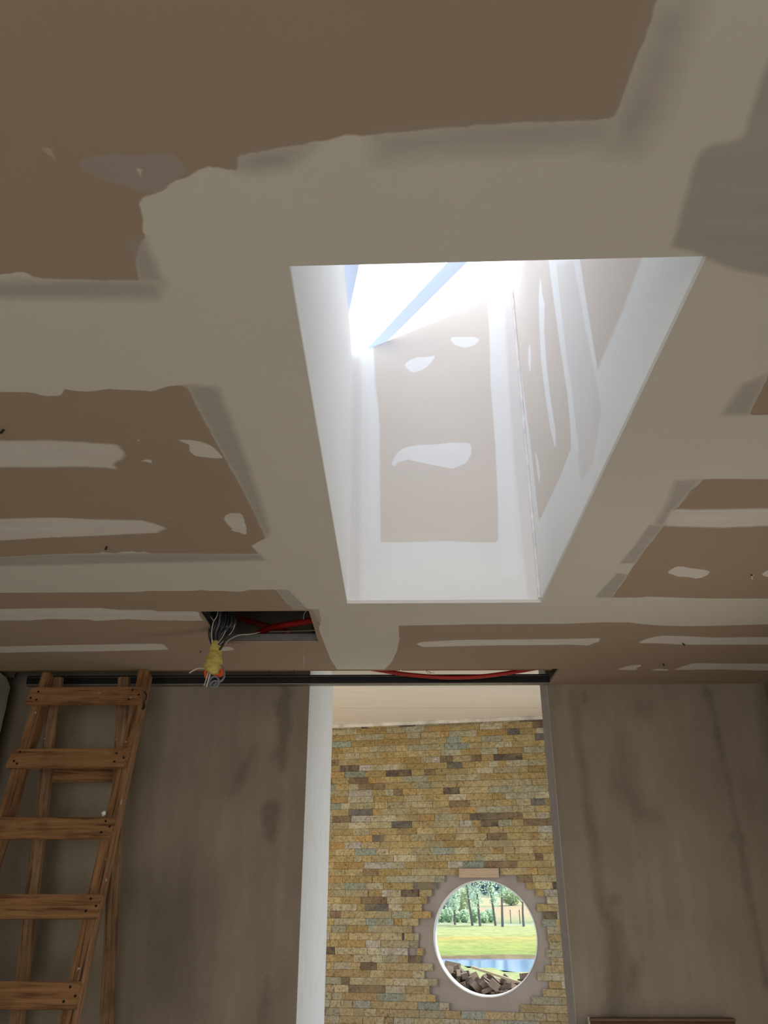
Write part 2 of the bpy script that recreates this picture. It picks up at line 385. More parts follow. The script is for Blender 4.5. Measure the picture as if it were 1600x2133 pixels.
# translucent roof sheet that closes the shaft, and the rafters lying on it
s = NT('translucent_sheet'); co = s.coord((1, 12, 1), (0, 0, .5)); f = s.noise(co, 8, 5, .6)
tr = s.n('ShaderNodeBsdfTranslucent'); df = s.n('ShaderNodeBsdfDiffuse'); mx = s.n('ShaderNodeMixShader'); mx.inputs[0].default_value = .08
cc = s.mix(f, (.88, .88, .84), (.97, .97, .92)); s.l(cc, tr.inputs[0]); s.l(cc, df.inputs[0])
s.l(tr.outputs[0], mx.inputs[1]); s.l(df.outputs[0], mx.inputs[2]); s.l(mx.outputs[0], s.out.inputs[0])
sheet_mat = s.m
def ontop(px, py, lift=0):
    n = Vector((-SL, 0, 1)).normalized(); return hit(px, py, Vector((OX0, 0, TOPL+.004))+n*lift, n)
bm = bmesh.new()
x0, x1, y0, y1 = OX0-.12, OX1+.12, OY0-.15, OY1+.12
for lift in (0.003, .009):
    pass
vv = [bm.verts.new((x, y, topz(x)+dz)) for dz in (.003, .008) for x, y in ((x0, y0), (x1, y0), (x1, y1), (x0, y1))]
for f_ in ((0,3,2,1),(4,5,6,7),(0,1,5,4),(1,2,6,5),(2,3,7,6),(3,0,4,7)): bm.faces.new([vv[i] for i in f_])
# one thin skin (light passes it once)
bm.free(); bm = bmesh.new()
vv = [bm.verts.new((x, y, topz(x)+.004)) for x, y in ((x0, y0), (x1, y0), (x1, y1), (x0, y1))]; bm.faces.new(vv[::-1])
tag(link('skylight_sheet', bm, sheet_mat), 'bright white translucent sheet closing the top of the skylight shaft', 'skylight')
timber_out = plain('weathered_rafter', (.35, .30, .25), .8)
def rafter(quad, name, lift, label):
    """a flat board lying above the sheet whose sun shadow falls on the given four spots"""
    P = [ontop(*q) + SUN_DIR*(lift/SUN_DIR.dot(Vector((-SL, 0, 1)).normalized())) for q in quad]
    n = Vector((-SL, 0, 1)).normalized(); bm = bmesh.new()
    a = [bm.verts.new(p) for p in P]; b = [bm.verts.new(p+n*.03) for p in P]
    bm.faces.new(a[::-1]); bm.faces.new(b)
    for i in range(4): bm.faces.new((a[i], a[(i+1) % 4], b[(i+1) % 4], b[i]))
    tag(link(name, bm, timber_out), label, 'roof batten')
rafter([(1045,440),(1080,440),(800,718),(768,736)], 'roof_batten', .085, 'narrow batten above the skylight sheet casting the long diagonal shadow stripe')
rafter([(660,440),(770,450),(724,665),(660,700)], 'roof_batten', .12, 'wide batten above the skylight sheet shading its upper left corner')

# ------------------------------------------------------------------ walls, floor, roof of the main room
OPL, OPR = ony(645, 1425, WY).x, ony(1139, 1425, WY).x       # doorway jambs
s = NT('grey_concrete_floor'); f = s.noise(s.coord(), 3, 6); floor_mat = s.fin(s.ramp(f, [(.3, (.42, .37, .30)), (.7, (.54, .48, .39))]), .85, 0, f, .1)
def slab(name, lo, hi, mat, kind='structure'): return link(name, bbox(lo, hi), mat, kind=kind)
slab('floor', (-4.2, -3.2, -.15), (4.2, 8.6, 0), floor_mat)

def W(x0, y0, s_): 
    return lambda *pts: [(p.x, p.z) for p in (ony(x0+x/s_, y0+y/s_, WY) for x, y in pts)]
wl = W(280, 1370, 2.795); wr = W(1130, 1400, 2.911); ws = W(0, 0, 1)
def line(fn, pts): 
    return [(*fn((x, y))[0], w) for x, y, w in pts]
stain_shade_l = [
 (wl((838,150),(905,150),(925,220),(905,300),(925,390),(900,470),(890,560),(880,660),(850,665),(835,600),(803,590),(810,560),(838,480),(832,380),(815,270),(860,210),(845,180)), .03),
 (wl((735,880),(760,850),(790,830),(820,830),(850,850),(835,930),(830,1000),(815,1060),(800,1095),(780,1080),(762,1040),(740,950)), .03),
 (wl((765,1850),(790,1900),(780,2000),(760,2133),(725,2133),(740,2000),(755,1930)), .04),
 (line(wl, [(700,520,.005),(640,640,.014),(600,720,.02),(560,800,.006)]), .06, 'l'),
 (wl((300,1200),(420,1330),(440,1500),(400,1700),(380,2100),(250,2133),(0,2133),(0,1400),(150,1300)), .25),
 (ws((-60,1400),(70,1400),(60,1700),(30,2133),(-200,2133)), .12),  # shade of the unlit left corner painted dark
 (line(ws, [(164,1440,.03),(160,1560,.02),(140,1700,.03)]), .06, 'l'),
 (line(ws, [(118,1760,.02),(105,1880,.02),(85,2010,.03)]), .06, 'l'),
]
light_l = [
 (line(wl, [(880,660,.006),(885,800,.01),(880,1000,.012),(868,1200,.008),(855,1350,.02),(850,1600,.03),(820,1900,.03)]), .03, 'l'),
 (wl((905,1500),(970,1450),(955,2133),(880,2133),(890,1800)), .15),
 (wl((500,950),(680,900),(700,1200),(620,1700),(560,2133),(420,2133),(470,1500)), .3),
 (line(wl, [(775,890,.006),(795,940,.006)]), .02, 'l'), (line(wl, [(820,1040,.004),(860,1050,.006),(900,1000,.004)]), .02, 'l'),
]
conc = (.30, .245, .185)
def conc_mat(name, c=conc, wet_shade=(.13, .105, .078), pale=(.37, .315, .25)):
    return layered(name, c, [(pale, .45), (wet_shade, .52)], edge=.02, mottle=.22, bs=.25, streak=(3, 3, .5), smear_scale=(2, 2, .7))
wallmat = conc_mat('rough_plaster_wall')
us = grid(-2.7, OPL, .02); vs = grid(0, 3.3, .02)
wfl = painted('wall_far_left', (0, WY, 0), (1, 0, 0), (0, 0, 1), us, vs, [light_l, stain_shade_l], wallmat); wfl.modifiers.new('thickness', 'SOLIDIFY'); wfl.modifiers[0].thickness = .15; wfl.modifiers[0].offset = -1
stain_corner_r = [
 (line(wr, [(985,90,.01),(1005,130,.022),(1045,260,.010),(1085,480,.014),(1125,640,.006),(1155,800,.006),(1185,950,.010),(1200,1050,.010),(1225,1180,.010),(1250,1330,.016),(1285,1500,.010),(1330,1700,.010),(1365,1900,.02)]), .03, 'l'),
 (line(wr, [(1165,1000,.022),(1205,1005,.022)]), .03, 'l'),
 (line(wr, [(180,130,.014),(205,260,.014),(205,400,.010),(235,540,.014),(265,760,.010),(300,980,.016),(315,1050,.014),(335,1260,.016),(360,1420,.018),(440,1560,.03),(455,1700,.036),(450,1950,.04),(430,2133,.04)]), .05, 'l'),
 (line(wr, [(250,130,.012),(265,180,.012),(290,140,.006)]), .02, 'l'),
 (wr((420,1350),(470,1360),(460,1400),(410,1410)), .03), (wr((450,820),(475,810),(470,840)), .02), (wr((570,1110),(590,1095),(590,1130)), .02),
 (wr((560,180),(640,200),(620,270),(560,250)), .1),
 (wr((590,1680),(625,1720),(610,1740)), .02), (wr((500,1750),(600,1770),(560,1960),(480,1960)), .06),
 (line(wr, [(1345,80,.02),(1360,250,.03),(1400,500,.03)]), .08, 'l'),  # darker along the corner with the right wall
 (wr((480,400),(520,600),(600,800),(700,900),(560,880),(420,700)), .1),
]
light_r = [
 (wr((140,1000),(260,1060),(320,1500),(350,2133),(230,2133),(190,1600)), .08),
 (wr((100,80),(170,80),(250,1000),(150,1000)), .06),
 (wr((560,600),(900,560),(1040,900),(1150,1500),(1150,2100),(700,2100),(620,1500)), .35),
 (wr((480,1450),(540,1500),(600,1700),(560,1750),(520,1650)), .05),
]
us = grid(OPR, 2.6, .02)
wfr = painted('wall_far_right', (0, WY, 0), (1, 0, 0), (0, 0, 1), us, vs, [light_r, stain_corner_r], wallmat); wfr.modifiers.new('thickness', 'SOLIDIFY'); wfr.modifiers[0].thickness = .15; wfr.modifiers[0].offset = -1
slab('wall_far_blocker', (OPL+.001, WY+.001, 2.76), (OPR-.001, WY+.15, 3.3), plain('blocker_dark', (.10, .09, .08), .9))  # added above the doorway to keep the view through the hatch dark
# plastered reveal of the right jamb
link('trim_2', bbox((OPR-.006, WY-.003, 0), (OPR+.002, WY+.17, 3.2), .002), plain('jamb_plaster', (.40, .36, .32), .85, var=.08, scale=30), kind='structure')

plain_conc = plain('side_wall_plaster', (.30, .26, .20), .9, var=.2, scale=3)
XL = ony(20, 1430, 3.93).x; XR = ony(1592, 1432, WY).x
# left side wall: ends short of the far wall with a broken edge
bm = bmesh.new(); random.seed(3)
prof = [(3.93 + random.uniform(-.012, .012), z) for z in np.arange(0, 2.56, .05)]
prof += [(3.92, 2.565), (3.88, 2.585), (3.75, 2.596)]
ring = [(-3.0, 0)] + prof + [(-3.0, 2.596)]
a = [bm.verts.new((XL, y, z)) for y, z in ring]; b = [bm.verts.new((XL-.15, y, z)) for y, z in ring]
bm.faces.new(a); bm.faces.new(b[::-1])
for i in range(len(ring)): bm.faces.new((a[i], b[i], b[(i+1) % len(ring)], a[(i+1) % len(ring)]))
bmesh.ops.recalc_face_normals(bm, faces=bm.faces[:])
link('wall_left', bm, plain('pale_side_wall', (.50, .48, .38), .9, var=.12, scale=8), kind='structure')
slab('wall_left_upper', (XL-.15, -3.0, 2.615), (XL-.02, 4.0, 3.3), plain_conc)
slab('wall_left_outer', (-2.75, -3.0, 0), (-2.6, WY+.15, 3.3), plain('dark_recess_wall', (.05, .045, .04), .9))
bm = bmesh.new()
for lo, hi in (((XR, -3.0, 0), (XR+.15, 1.95, 3.3)), ((XR, 2.65, 0), (XR+.15, WY, 3.3)), ((XR, 1.95, 1.95), (XR+.15, 2.65, 3.3))): box(bm, lo, hi)
link('wall_right', bm, plain_conc, kind='structure')       # with an unseen side doorway added to let light in
# rear wall with its window opening
bm = bmesh.new(); y0, y1 = -3.15, -3.0
for lo, hi in (((-2.75, y0, 0), (-1.75, y1, 3.3)), ((.95, y0, 0), (2.05, y1, 3.3)), ((-1.75, y0, 0), (.95, y1, .35)), ((-1.75, y0, 2.35), (.95, y1, 3.3))): box(bm, lo, hi)
link('wall_rear', bm, plain_conc, kind='structure')
# roof slab with the hole for the shaft
dark = plain('slab_soffit', (.10, .09, .08), .9)
bm = bmesh.new(); z0, z1 = 3.3, 3.45
for lo, hi in (((-2.75, -3.15, z0), (OX0-.06, WY+.15, z1)), ((OX1+.03, -3.15, z0), (2.6, WY+.15, z1)), ((OX0-.06, -3.15, z0), (OX1+.03, OY0-.1, z1)), ((OX0-.06, OY1+.03, z0), (OX1+.03, WY+.15, z1))): box(bm, lo, hi)
link('roof_slab', bm, dark, kind='structure')

# ------------------------------------------------------------------ slot along the far wall: batten, steel channel, red conduit
zb = 2.6
wood_b = NT('rough_sawn_batten'); f = wood_b.noise(wood_b.coord((3, 30, 30)), 3, 5); wood_b.fin(wood_b.ramp(f, [(.3, (.26, .125, .07)), (.7, (.36, .19, .11))]), .8, 0, f, .3)
x_end = onz(1150, 1398).x
bm = bmesh.new(); segs = [(-1.9, -1.30), (-1.296, -.62), (-.616, -.50), (-.496, .02), (.024, x_end)]
batt = empty('ceiling_batten', (0, 3.82, 2.6), 'long brown sawn batten above the edge of the plasterboard, over the slot', 'batten')
for i, (a, b) in enumerate(segs[:]):
    dz = (.000, .003, .002, .004, .001)[i]
    link('batten_length', bbox((a, 3.772-3.82, .0045+dz*.3), (b, 3.855-3.82, .05+dz), .002), wood_b.m, batt)
# channel
zc1 = ony(700, 1405, 4.02).z; zc0 = ony(700, 1425, 4.02).z
print('channel', zc0, zc1)
ch = empty('steel_channel', (-.57, 4.03, zc0), 'long black steel channel running across the far wall above the doorway', 'channel')
black_steel = plain('black_steel', (.018, .017, .016), .45, .3, spec=.4); galv = plain('galvanised_lip', (.30, .28, .25), .45, .7)
cx0, cx1 = -1.88+.57, GX+.57
hh = zc1-zc0
link('web', bbox((cx0, -.004, .004), (cx1, .0, hh-.002)), black_steel, ch)
link('lower_lip', bbox((cx0, -.014, 0), (cx1, .03, .004)), galv, ch)
link('upper_lip', bbox((cx0, -.010, hh-.010), (cx1, -.004, hh-.008)), galv, ch)
link('top_flange', bbox((cx0, -.004, hh-.002), (cx1, .03, hh)), black_steel, ch)
link('inner_batten', bbox((cx0, .004, .004), (cx1, .03, .03)), black_steel, ch)
# cut plasterboard edge at the slot's right end
# red conduit sagging into the slot
red = plain('red_conduit', (.40, .018, .012), .45, spec=.4, var=.1)
pts = [ony(x, y, 3.93) for x, y in ((690,1372),(740,1387),(790,1396),(850,1405),(930,1411),(1000,1409),(1070,1400),(1120,1391),(1160,1384),(1200,1372))]
bm = bmesh.new(); tube(bm, spline(pts, 6), .0105, 10)
tag(link('red_conduit', bm, red, smooth=True), 'red flexible conduit sagging in the slot above the stone hall', 'conduit')
bm = bmesh.new()
for q in (((880,1395),(893,1399),(898,1404)), ((884,1395),(896,1400),(905,1403)), ((886,1393),(890,1400),(897,1408))):
    tube(bm, spline([ony(x, y, 3.9) for x, y in q], 4), .0008, 5)
tag(link('binding_wire', bm, plain('rusty_wire', (.06, .04, .03), .6, .5)), 'thin wire ends poking down from the batten above the red conduit', 'wire')

# ------------------------------------------------------------------ the hall beyond
ST = .20                                   # how far the stone wall swings towards us per metre to the right
PX0, PY0 = .67, 7.0
SN = Vector((-ST, -1, 0)).normalized()      # its normal, towards the camera
SU = Vector((1, -ST, 0)).normalized(); SW = Vector((0, 0, 1))
def onw(px, py, off=0): return hit(px, py, Vector((PX0, PY0, 0))+SN*off, SN)
def uw(px, py, off=0):
    p = onw(px, py, off) - WC; return (p.dot(SU), p.z)
ct = onw(1011, 1833); cb = onw(1011, 2078); cl = onw(905, 1957); cr = onw(1118, 1957)
WC = Vector(((cl.x+cr.x)/2, (cl.y+cr.y)/2, (ct.z+cb.z)/2)); RAD = (ct.z-cb.z)/4 + (cr-cl).length/4
print('window', WC, RAD, (ct.z-cb.z)/2, (cr-cl).length/2)
MW = Matrix(((SU.x, -SN.x, 0, WC.x), (SU.y, -SN.y, 0, WC.y), (0, 0, 1, WC.z), (0, 0, 0, 1)))   # local: u, outwards, up
CZ = 1.6 + .19355*onw(690, 1513).y; zz = [onw(690, 1510).z, onw(1137, 1492).z]; CZ = sum(zz)/2; print('hall ceiling', zz)
hall_white = NT('limewashed_formwork')
f = hall_white.noise(hall_white.coord((1, 4, 26)), 3, 6, .6); hall_white.noise(None, 1)
g = hall_white.noise(hall_white.coord((30, 30, 2.2)), 2.5, 6, .65)
hall_white.fin(hall_white.ramp(g, [(.30, (.50, .49, .47)), (.42, (.70, .69, .67)), (.6, (.78, .77, .75))]), .85, 0, g, .5, .01)
bm = bmesh.new(); YE = ony(690, 1425, 0.0001)
xe = OPL; zc = (xe - 0)/((690-829)/F)
pe = onx(690, 1600, OPL); print('pier end', pe)
box(bm, (OPL-.15, WY+.0005, 0), (OPL+.0005, pe.y, 3.2))
bmesh.ops.bevel(bm, geom=[e for e in bm.edges if abs((e.verts[0].co-e.verts[1].co).z) > 1], offset=.012, segments=2, affect='EDGES')
link('wall_pier', bm, hall_white.m, kind='structure')
# hall soffit: board-marked cream concrete
s = NT('cream_soffit'); g = s.noise(s.coord((1.2, 40, 1)), 2.5, 6, .6); sxy = s.n('ShaderNodeSeparateXYZ'); s.l(s.coord(), sxy.inputs[0]); JY = onz(900, 1475, CZ).y      # board joints 0.9 m apart
jm = s.math('ABSOLUTE', s.math('SUBTRACT', s.math('FRACT', s.math('ADD', s.math('DIVIDE', s.math('SUBTRACT', sxy.outputs['Y'], JY), .9), 20.5)), .5))
jn = s.noise(s.coord((2.5, .2, 1)), 3, 4)
ln = s.ramp(s.math('ADD', jm, s.math('MULTIPLY', s.math('SUBTRACT', jn, .45), .012)), [(.003, (.55, .5, .45)), (.006, (1, 1, 1))])
s.fin(s.mix(1, s.ramp(g, [(.3, (.66, .58, .47)), (.7, (.74, .665, .56))]), ln, 'MULTIPLY'), .85, 0, g, .25, .01)
bm = bmesh.new(); cy = lambda x: PY0 - ST*(x-PX0) + .2
vs8 = [bm.verts.new((x, y, z)) for z in (CZ, CZ+.2) for x, y in ((-3.5, WY+.15), (1.95, WY+.15), (1.95, cy(1.95)), (-3.5, cy(-3.5)))]
for f_ in ((0,3,2,1),(4,5,6,7),(0,1,5,4),(1,2,6,5),(2,3,7,6),(3,0,4,7)): bm.faces.new([vs8[i] for i in f_])
link('ceiling_hall', bm, s.m, kind='structure')
# filler strip between stone and soffit
fm = plain('filler_strip', (.60, .55, .48), .85, var=.25, scale=12)
M0 = MW.copy()
link('trim_3', bbox((-1.9, -.028, CZ-WC.z-.03), (2.2, 0, CZ-WC.z-.0005), .002, M0), fm, kind='structure')
for nm, xa, xb in (('wall_hall_left', -3.5, -3.4), ('wall_hall_right', 1.85, 1.95)):      # side walls, each with an unseen opening cut to light the hall
    bm = bmesh.new()
    for lo, hi in (((xa, WY+.15, 0), (xb, 4.45, 3.2)), ((xa, 6.35, 0), (xb, 8.4 if xa < 0 else 6.75, 3.2)), ((xa, 4.45, 0), (xb, 6.35, .1)), ((xa, 4.45, 2.75), (xb, 6.35, 3.2))): box(bm, lo, hi)
    link(nm, bm, plain('hall_plaster', (.55, .50, .42), .9), kind='structure')
# stone wall backing with the round opening
TH = .12
s = NT('grey_render'); f = s.noise(s.coord(), 5, 6); render_mat = s.fin(s.ramp(f, [(.3, (.24, .205, .18)), (.7, (.30, .26, .23))]), .9, 0, f, .15)
whiter = plain('white_reveal', (.58, .58, .575), .7, var=.03)
bm = bmesh.new(); N = 96; U0, U1, Z0, Z1 = -4.3, 3.1, -WC.z, CZ-WC.z+.1
def rim(a):
    c, s_ = math.cos(a), math.sin(a); t = min((U1 if c > 0 else U0)/c if abs(c) > 1e-6 else 1e9, (Z1 if s_ > 0 else Z0)/s_ if abs(s_) > 1e-6 else 1e9)
    return c*t, s_*t
angs = sorted([2*PI*k/N for k in range(N)] + [math.atan2(z, u) % (2*PI) for u in (U0, U1) for z in (Z0, Z1)])
L = {}
for v in (0, TH):
    L[v] = ([bm.verts.new((RAD*math.cos(a), v, RAD*math.sin(a))) for a in angs], [bm.verts.new((rim(a)[0], v, rim(a)[1])) for a in angs])
n_ = len(angs)
for i in range(n_):
    j = (i+1) % n_
    bm.faces.new((L[0][0][i], L[0][0][j], L[0][1][j], L[0][1][i])); bm.faces.new((L[TH][0][i], L[TH][1][i], L[TH][1][j], L[TH][0][j]))
    fr = bm.faces.new((L[0][0][i], L[TH][0][i], L[TH][0][j], L[0][0][j])); fr.material_index = 1
    bm.faces.new((L[0][1][i], L[0][1][j], L[TH][1][j], L[TH][1][i]))
bmesh.ops.transform(bm, matrix=MW, verts=bm.verts[:])
wf = link('wall_far', bm, render_mat, kind='structure'); wf.data.materials.append(whiter)
# thin white rounded lip of the opening
bm = bmesh.new(); 
pr = [(RAD-.004, -.004), (RAD+.004, -.004), (RAD+.004, .0), (RAD-.004, TH)]
rg = [[bm.verts.new(MW @ Vector((r*math.cos(a), v, r*math.sin(a)))) for r, v in pr] for a in [2*PI*k/128 for k in range(128)]]
for i in range(128):
    A, Bq = rg[i], rg[(i+1) % 128]
    for k in range(4): bm.faces.new((A[k], Bq[k], Bq[(k+1) % 4], A[(k+1) % 4]))
bmesh.ops.recalc_face_normals(bm, faces=bm.faces[:])
link('window_1', bm, whiter, smooth=False, kind='structure')
# split-face stone cladding
s = NT('split_stone'); a = s.attr('tone'); co = s.coord(what='Object'); n1 = s.noise(co, 55, 6, .7); n2 = s.noise(co, 16, 4)
hi = s.ramp(n1, [(.30, (.34, .28, .20)), (.44, (.86, .83, .78)), (.55, (1.05, 1.04, 1.0)), (.72, (1.28, 1.26, 1.22))])
c = s.mix(1, a.outputs['Color'], hi, 'MULTIPLY')
pit = s.noise(co, 90, 3, .5)
c = s.mix(s.math('MULTIPLY', s.ramp(pit, [(.30, (1, 1, 1)), (.36, (0, 0, 0))]), .5), c, (.16, .10, .05))
blend = s.noise(co, 9, 3); c = s.mix(s.ramp(blend, [(.5, (0, 0, 0)), (.62, (.45, .45, .45))]), c, (.40, .31, .16))
stone_mat = s.fin(c, .9, 0, s.math('ADD', n1, s.math('MULTIPLY', n2, 1.4)), .95, .03, .2)
pal = [((.46, .35, .165), 10), ((.50, .40, .22), 9), ((.42, .30, .13), 7), ((.45, .39, .24), 7), ((.52, .46, .32), 5), ((.40, .38, .27), 5), ((.33, .36, .30), 3),
       ((.24, .17, .105), 3), ((.15, .115, .09), 2), ((.18, .165, .145), 1.5), ((.50, .46, .40), 3), ((.50, .33, .13), 2.5)]
tot = sum(w_ for _, w_ in pal)
def tone(z, rnd):
    r = rnd.random()*tot
    for c_, w_ in pal:
        r -= w_
        if r <= 0: break
    k = rnd.uniform(.86, 1.14); g_ = max(0, min(1, (.1-z)/.7))*.38         # lower courses are greyer stone
    m_ = sum(c_)/3; return tuple(min(1, 1.18*(v*(1-g_)+(m_*(1.0, .93, .86)[i])*g_)*k) for i, v in enumerate(c_))
# ends of the courses around the opening, read along its edge (pixel of the left stones' right end / right stones' left end)
cs = 4.2105
LE = {185:362, 250:297, 310:250, 372:207, 433:163, 497:241, 560:130, 627:75, 688:133, 752:130, 818:178, 888:155, 955:257, 1028:185, 1093:297, 1160:228, 1230:283, 1298:400}
RE = {182:1005, 250:1078, 312:1165, 378:1262, 442:1175, 507:1232, 572:1218, 642:1265, 708:1270, 770:1285, 842:1253, 910:1300, 980:1245, 1048:1180, 1122:1280, 1190:1228, 1260:1130, 1330:1030}
ends = []
yl = sorted(LE); yr = sorted(RE)
for a_, b_ in zip(yl, yr):
    l_ = uw(840+LE[a_]/cs, 1780+(a_+30)/cs, .02); r_ = uw(840+RE[b_]/cs, 1780+(b_+30)/cs, .02); ends.append(((l_[1]+r_[1])/2, l_[0], r_[0]))
RH = (ends[0][0]-ends[-1][0])/(len(ends)-1); ztop = ends[0][0]+RH/2
print('row', RH, ends[0], ends[-1])
bm = bmesh.new(); tl = bm.verts.layers.float_color.new('tone'); rnd = random.Random(11)
def stone(u0, u1, z0, z1, dep, colr):
    nu = max(2, int((u1-u0)/.022)); nz = 3; G = []
    for i in range(nu+1):
        col_ = []
        for k in range(nz+1):
            e = i in (0, nu) or k in (0, nz)
            d = dep + (rnd.uniform(-.0065, .004) if not e else rnd.uniform(-.0045, -.001))
            u = u0+(u1-u0)*i/nu + (0 if e else rnd.uniform(-.004, .004)); z = z0+(z1-z0)*k/nz
            v = bm.verts.new((u, -d, z)); v[tl] = (*colr, 1); col_.append(v)
        G.append(col_)
    for i in range(nu):
        for k in range(nz): bm.faces.new((G[i][k], G[i+1][k], G[i+1][k+1], G[i][k+1]))
    per = [G[i][0] for i in range(nu+1)] + [G[nu][k] for k in range(1, nz+1)] + [G[i][nz] for i in range(nu-1, -1, -1)] + [G[0][k] for k in range(nz-1, 0, -1)]
    bk = []
    for v in per:
        q = bm.verts.new((v.co.x, -.0005, v.co.z)); q[tl] = (*colr, 1); bk.append(q)
    for i in range(len(per)):
        j = (i+1) % len(per); bm.faces.new((per[j], per[i], bk[i], bk[j]))
lin0, lin1 = uw(956, 1815, .02)[0], uw(1040, 1815, .02)[0]
zmin = -.95; ztp = CZ-WC.z-.03
r0 = int(math.ceil((ztp-ztop)/RH)); r1 = int((zmin-ztop)/RH)
hx = lambda a_, b_, y_: (uw(840+a_/cs, 1780+y_/cs, .02)[0], uw(840+b_/cs, 1780+y_/cs, .02)[0])
HOLES = {2: hx(128, 142, 340), 8: hx(-14, 10, 720), 10: hx(38, 120, 850), 6: hx(1378, 1393, 600), 9: hx(1398, 1412, 740)}     # chips missing between stones
for r in range(-r0, -r1):
    z1 = ztop - r*RH; z0 = z1-RH+.0024
    zt = min(z1, ztp)
    if zt-z0 < .006: continue
    u = -1.5 - rnd.random()*.2; stop = 1.9
    cut = None; hole = HOLES.get(r)
    if 0 <= r < len(ends): cut = (ends[r][1], ends[r][2])
    elif r == -1: cut = (lin0-.004, lin1+.006)
    depb = rnd.uniform(.015, .021)
    while u < stop:
        ln_ = rnd.choice((.07, .1, .13, .16, .2, .24))*rnd.uniform(.85, 1.15); u1 = min(u+ln_, stop); a_, b_ = u, u1-rnd.choice((.0004, .0006, .0022, .0026))
        if cut:
            if a_ < cut[0] < b_ or (a_ < cut[0] and cut[0]-b_ < .035): b_ = cut[0]; u1 = cut[1]
            elif a_ >= cut[0] and a_ < cut[1]-1e-6: u = cut[1]; continue
            elif a_ < cut[0] and u1 > cut[1]: u1 = cut[1]
        if hole and b_ > hole[0] and a_ < hole[1]:
            if a_ < hole[0] - .004: b_ = hole[0]; u1 = hole[1]
            else: u = hole[1]; continue
        if b_-a_ > .008: stone(a_, b_, z0, zt, depb+rnd.uniform(-.0025, .0025), tone((z0+zt)/2, rnd))
        u = u1
bmesh.ops.transform(bm, matrix=MW, verts=bm.verts[:])
bmesh.ops.recalc_face_normals(bm, faces=bm.faces[:])
st = link('stone_cladding', bm, stone_mat, wf)
# smooth strip over the opening
p0 = uw(956, 1809, .02); p1 = uw(1040, 1828, .02)
s = NT('planed_pale_wood'); f = s.noise(s.coord((4, 4, 40)), 3, 5); s.fin(s.ramp(f, [(.3, (.36, .26, .17)), (.7, (.46, .35, .24))]), .7, 0, f, .15)
o = link('timber_strip', bbox((p0[0], -.034, p1[1]), (p1[0], -.0005, p0[1]), .002, MW), s.m); tag(o, 'short smooth pale brown strip fixed right above the round window', 'strip')

# ------------------------------------------------------------------ wooden step ladder
def wood(name, scl, c0, c1, c2):
    s = NT(name); co = s.coord(scl); f = s.noise(co, 2.5, 6, .62, .6); g = s.noise(s.coord((1, 1, 1)), 7, 4)
    c = s.ramp(f, [(.34, c0), (.46, c1), (.62, c2)])
    c = s.mix(s.math('MULTIPLY', s.ramp(g, [(.52, (0, 0, 0)), (.68, (1, 1, 1))]), .45), c, c0)
    pn = s.noise(s.coord((1, 1, 1)), 26, 2); c = s.mix(s.ramp(pn, [(.735, (0, 0, 0)), (.76, (1, 1, 1))]), c, (.5, .46, .42))
    return s.fin(c, .75, 0, f, .5, .004)
wood_x = wood('ladder_pine_crosswise', (1.5, 26, 26), (.11, .045, .018), (.27, .13, .052), (.35, .18, .078))
wood_u = wood('ladder_pine_lengthwise', (26, 26, 1.2), (.07, .03, .014), (.24, .115, .046), (.35, .185, .085))
wood_p = wood('ladder_pine_weathered', (22, 22, 1.2), (.09, .045, .022), (.26, .145, .072), (.37, .235, .13))
nailm = plain('dark_nail', (.03, .02, .015), .6, .6)
D0, Zr0 = 3.68, 1.6+.852
DN = Vector((0, -.0755, -.2903)).normalized(); UPV = -DN; FN = Vector((0, UPV.z*-1, UPV.y)); FN = Vector((0, -abs(UPV.z), abs(UPV.y)))
RSP = Vector((0, .0755, .2903)).length
xl = (ony(62, 1446, D0).x + ony(20, 1576, D0-.0755).x)/2; xr = (ony(295, 1446, D0).x + ony(265, 1576, D0-.0755).x)/2
LB = Vector(((xl+xr)/2, 3.35, 0))
lad = empty('step_ladder', LB, 'tall wooden step ladder of nailed planks standing before the left concrete wall', 'ladder')
OR = Vector(((xl+xr)/2, D0, Zr0)) - LB
ML = Matrix(((1, 0, 0, OR.x), (0, -FN.y, UPV.y, OR.y), (0, -FN.z, UPV.z, OR.z), (0, 0, 0, 1)))   # local: x, away, up along the frame
hw = (xr-xl)/2
def lbox(name, lo, hi, mat, bev=.003, M=ML, parent=lad, seg=2, skew=0):
    bm = bmesh.new(); box(bm, lo, hi)
    if skew:
        for v in bm.verts:
            if v.co.x < 0: v.co.x += skew*(v.co.z-(lo[2]+hi[2])/2)
    if bev: bmesh.ops.bevel(bm, geom=bm.edges[:], offset=bev, segments=seg, affect='EDGES')
    o = link(name, bm, mat, parent); o.matrix_local = M.copy(); return o
FL = (Zr0)/UPV.z
rs = [1446, 1576, 1723, 1887, 2075]
pxr = [295, 265, 237, 208, 165]; rnd = random.Random(2)
for k in range(8):
    ww = hw + rnd.uniform(-.004, .004); up = -k*RSP
    if k < 5: xe = ony(pxr[k], rs[k], D0-.0755*k).x - (xl+xr)/2
    else: xe = hw+.012*(k-4)
    r = lbox('rung', (-ww-.004, 0, up-.044), (xe, .021, up+.044), wood_x, .004, skew=.12)
    for sx_, pts in ((-1, ((-ww+.035, .022), (-ww+.018, -.016), (-ww+.04, -.024))), (1, ((xe-.045, .024), (xe-.014, 0), (xe-.05, -.022)))):
        for a_, b_ in pts:
            if k > 4: continue
            bm = bmesh.new(); q = Vector((a_+rnd.uniform(-.006, .006), -.0012, up+b_+rnd.uniform(-.005, .005)))
            tube(bm, [q, q+Vector((0, .004, 0))], .0052, 8)
            n_o = link('nail', bm, nailm, r); n_o.matrix_local = Matrix.Identity(4)
lbox('stringer', (-hw+.012, .0215, -FL+.02), (-hw+.057, .112, .135), wood_u, .006, seg=3)
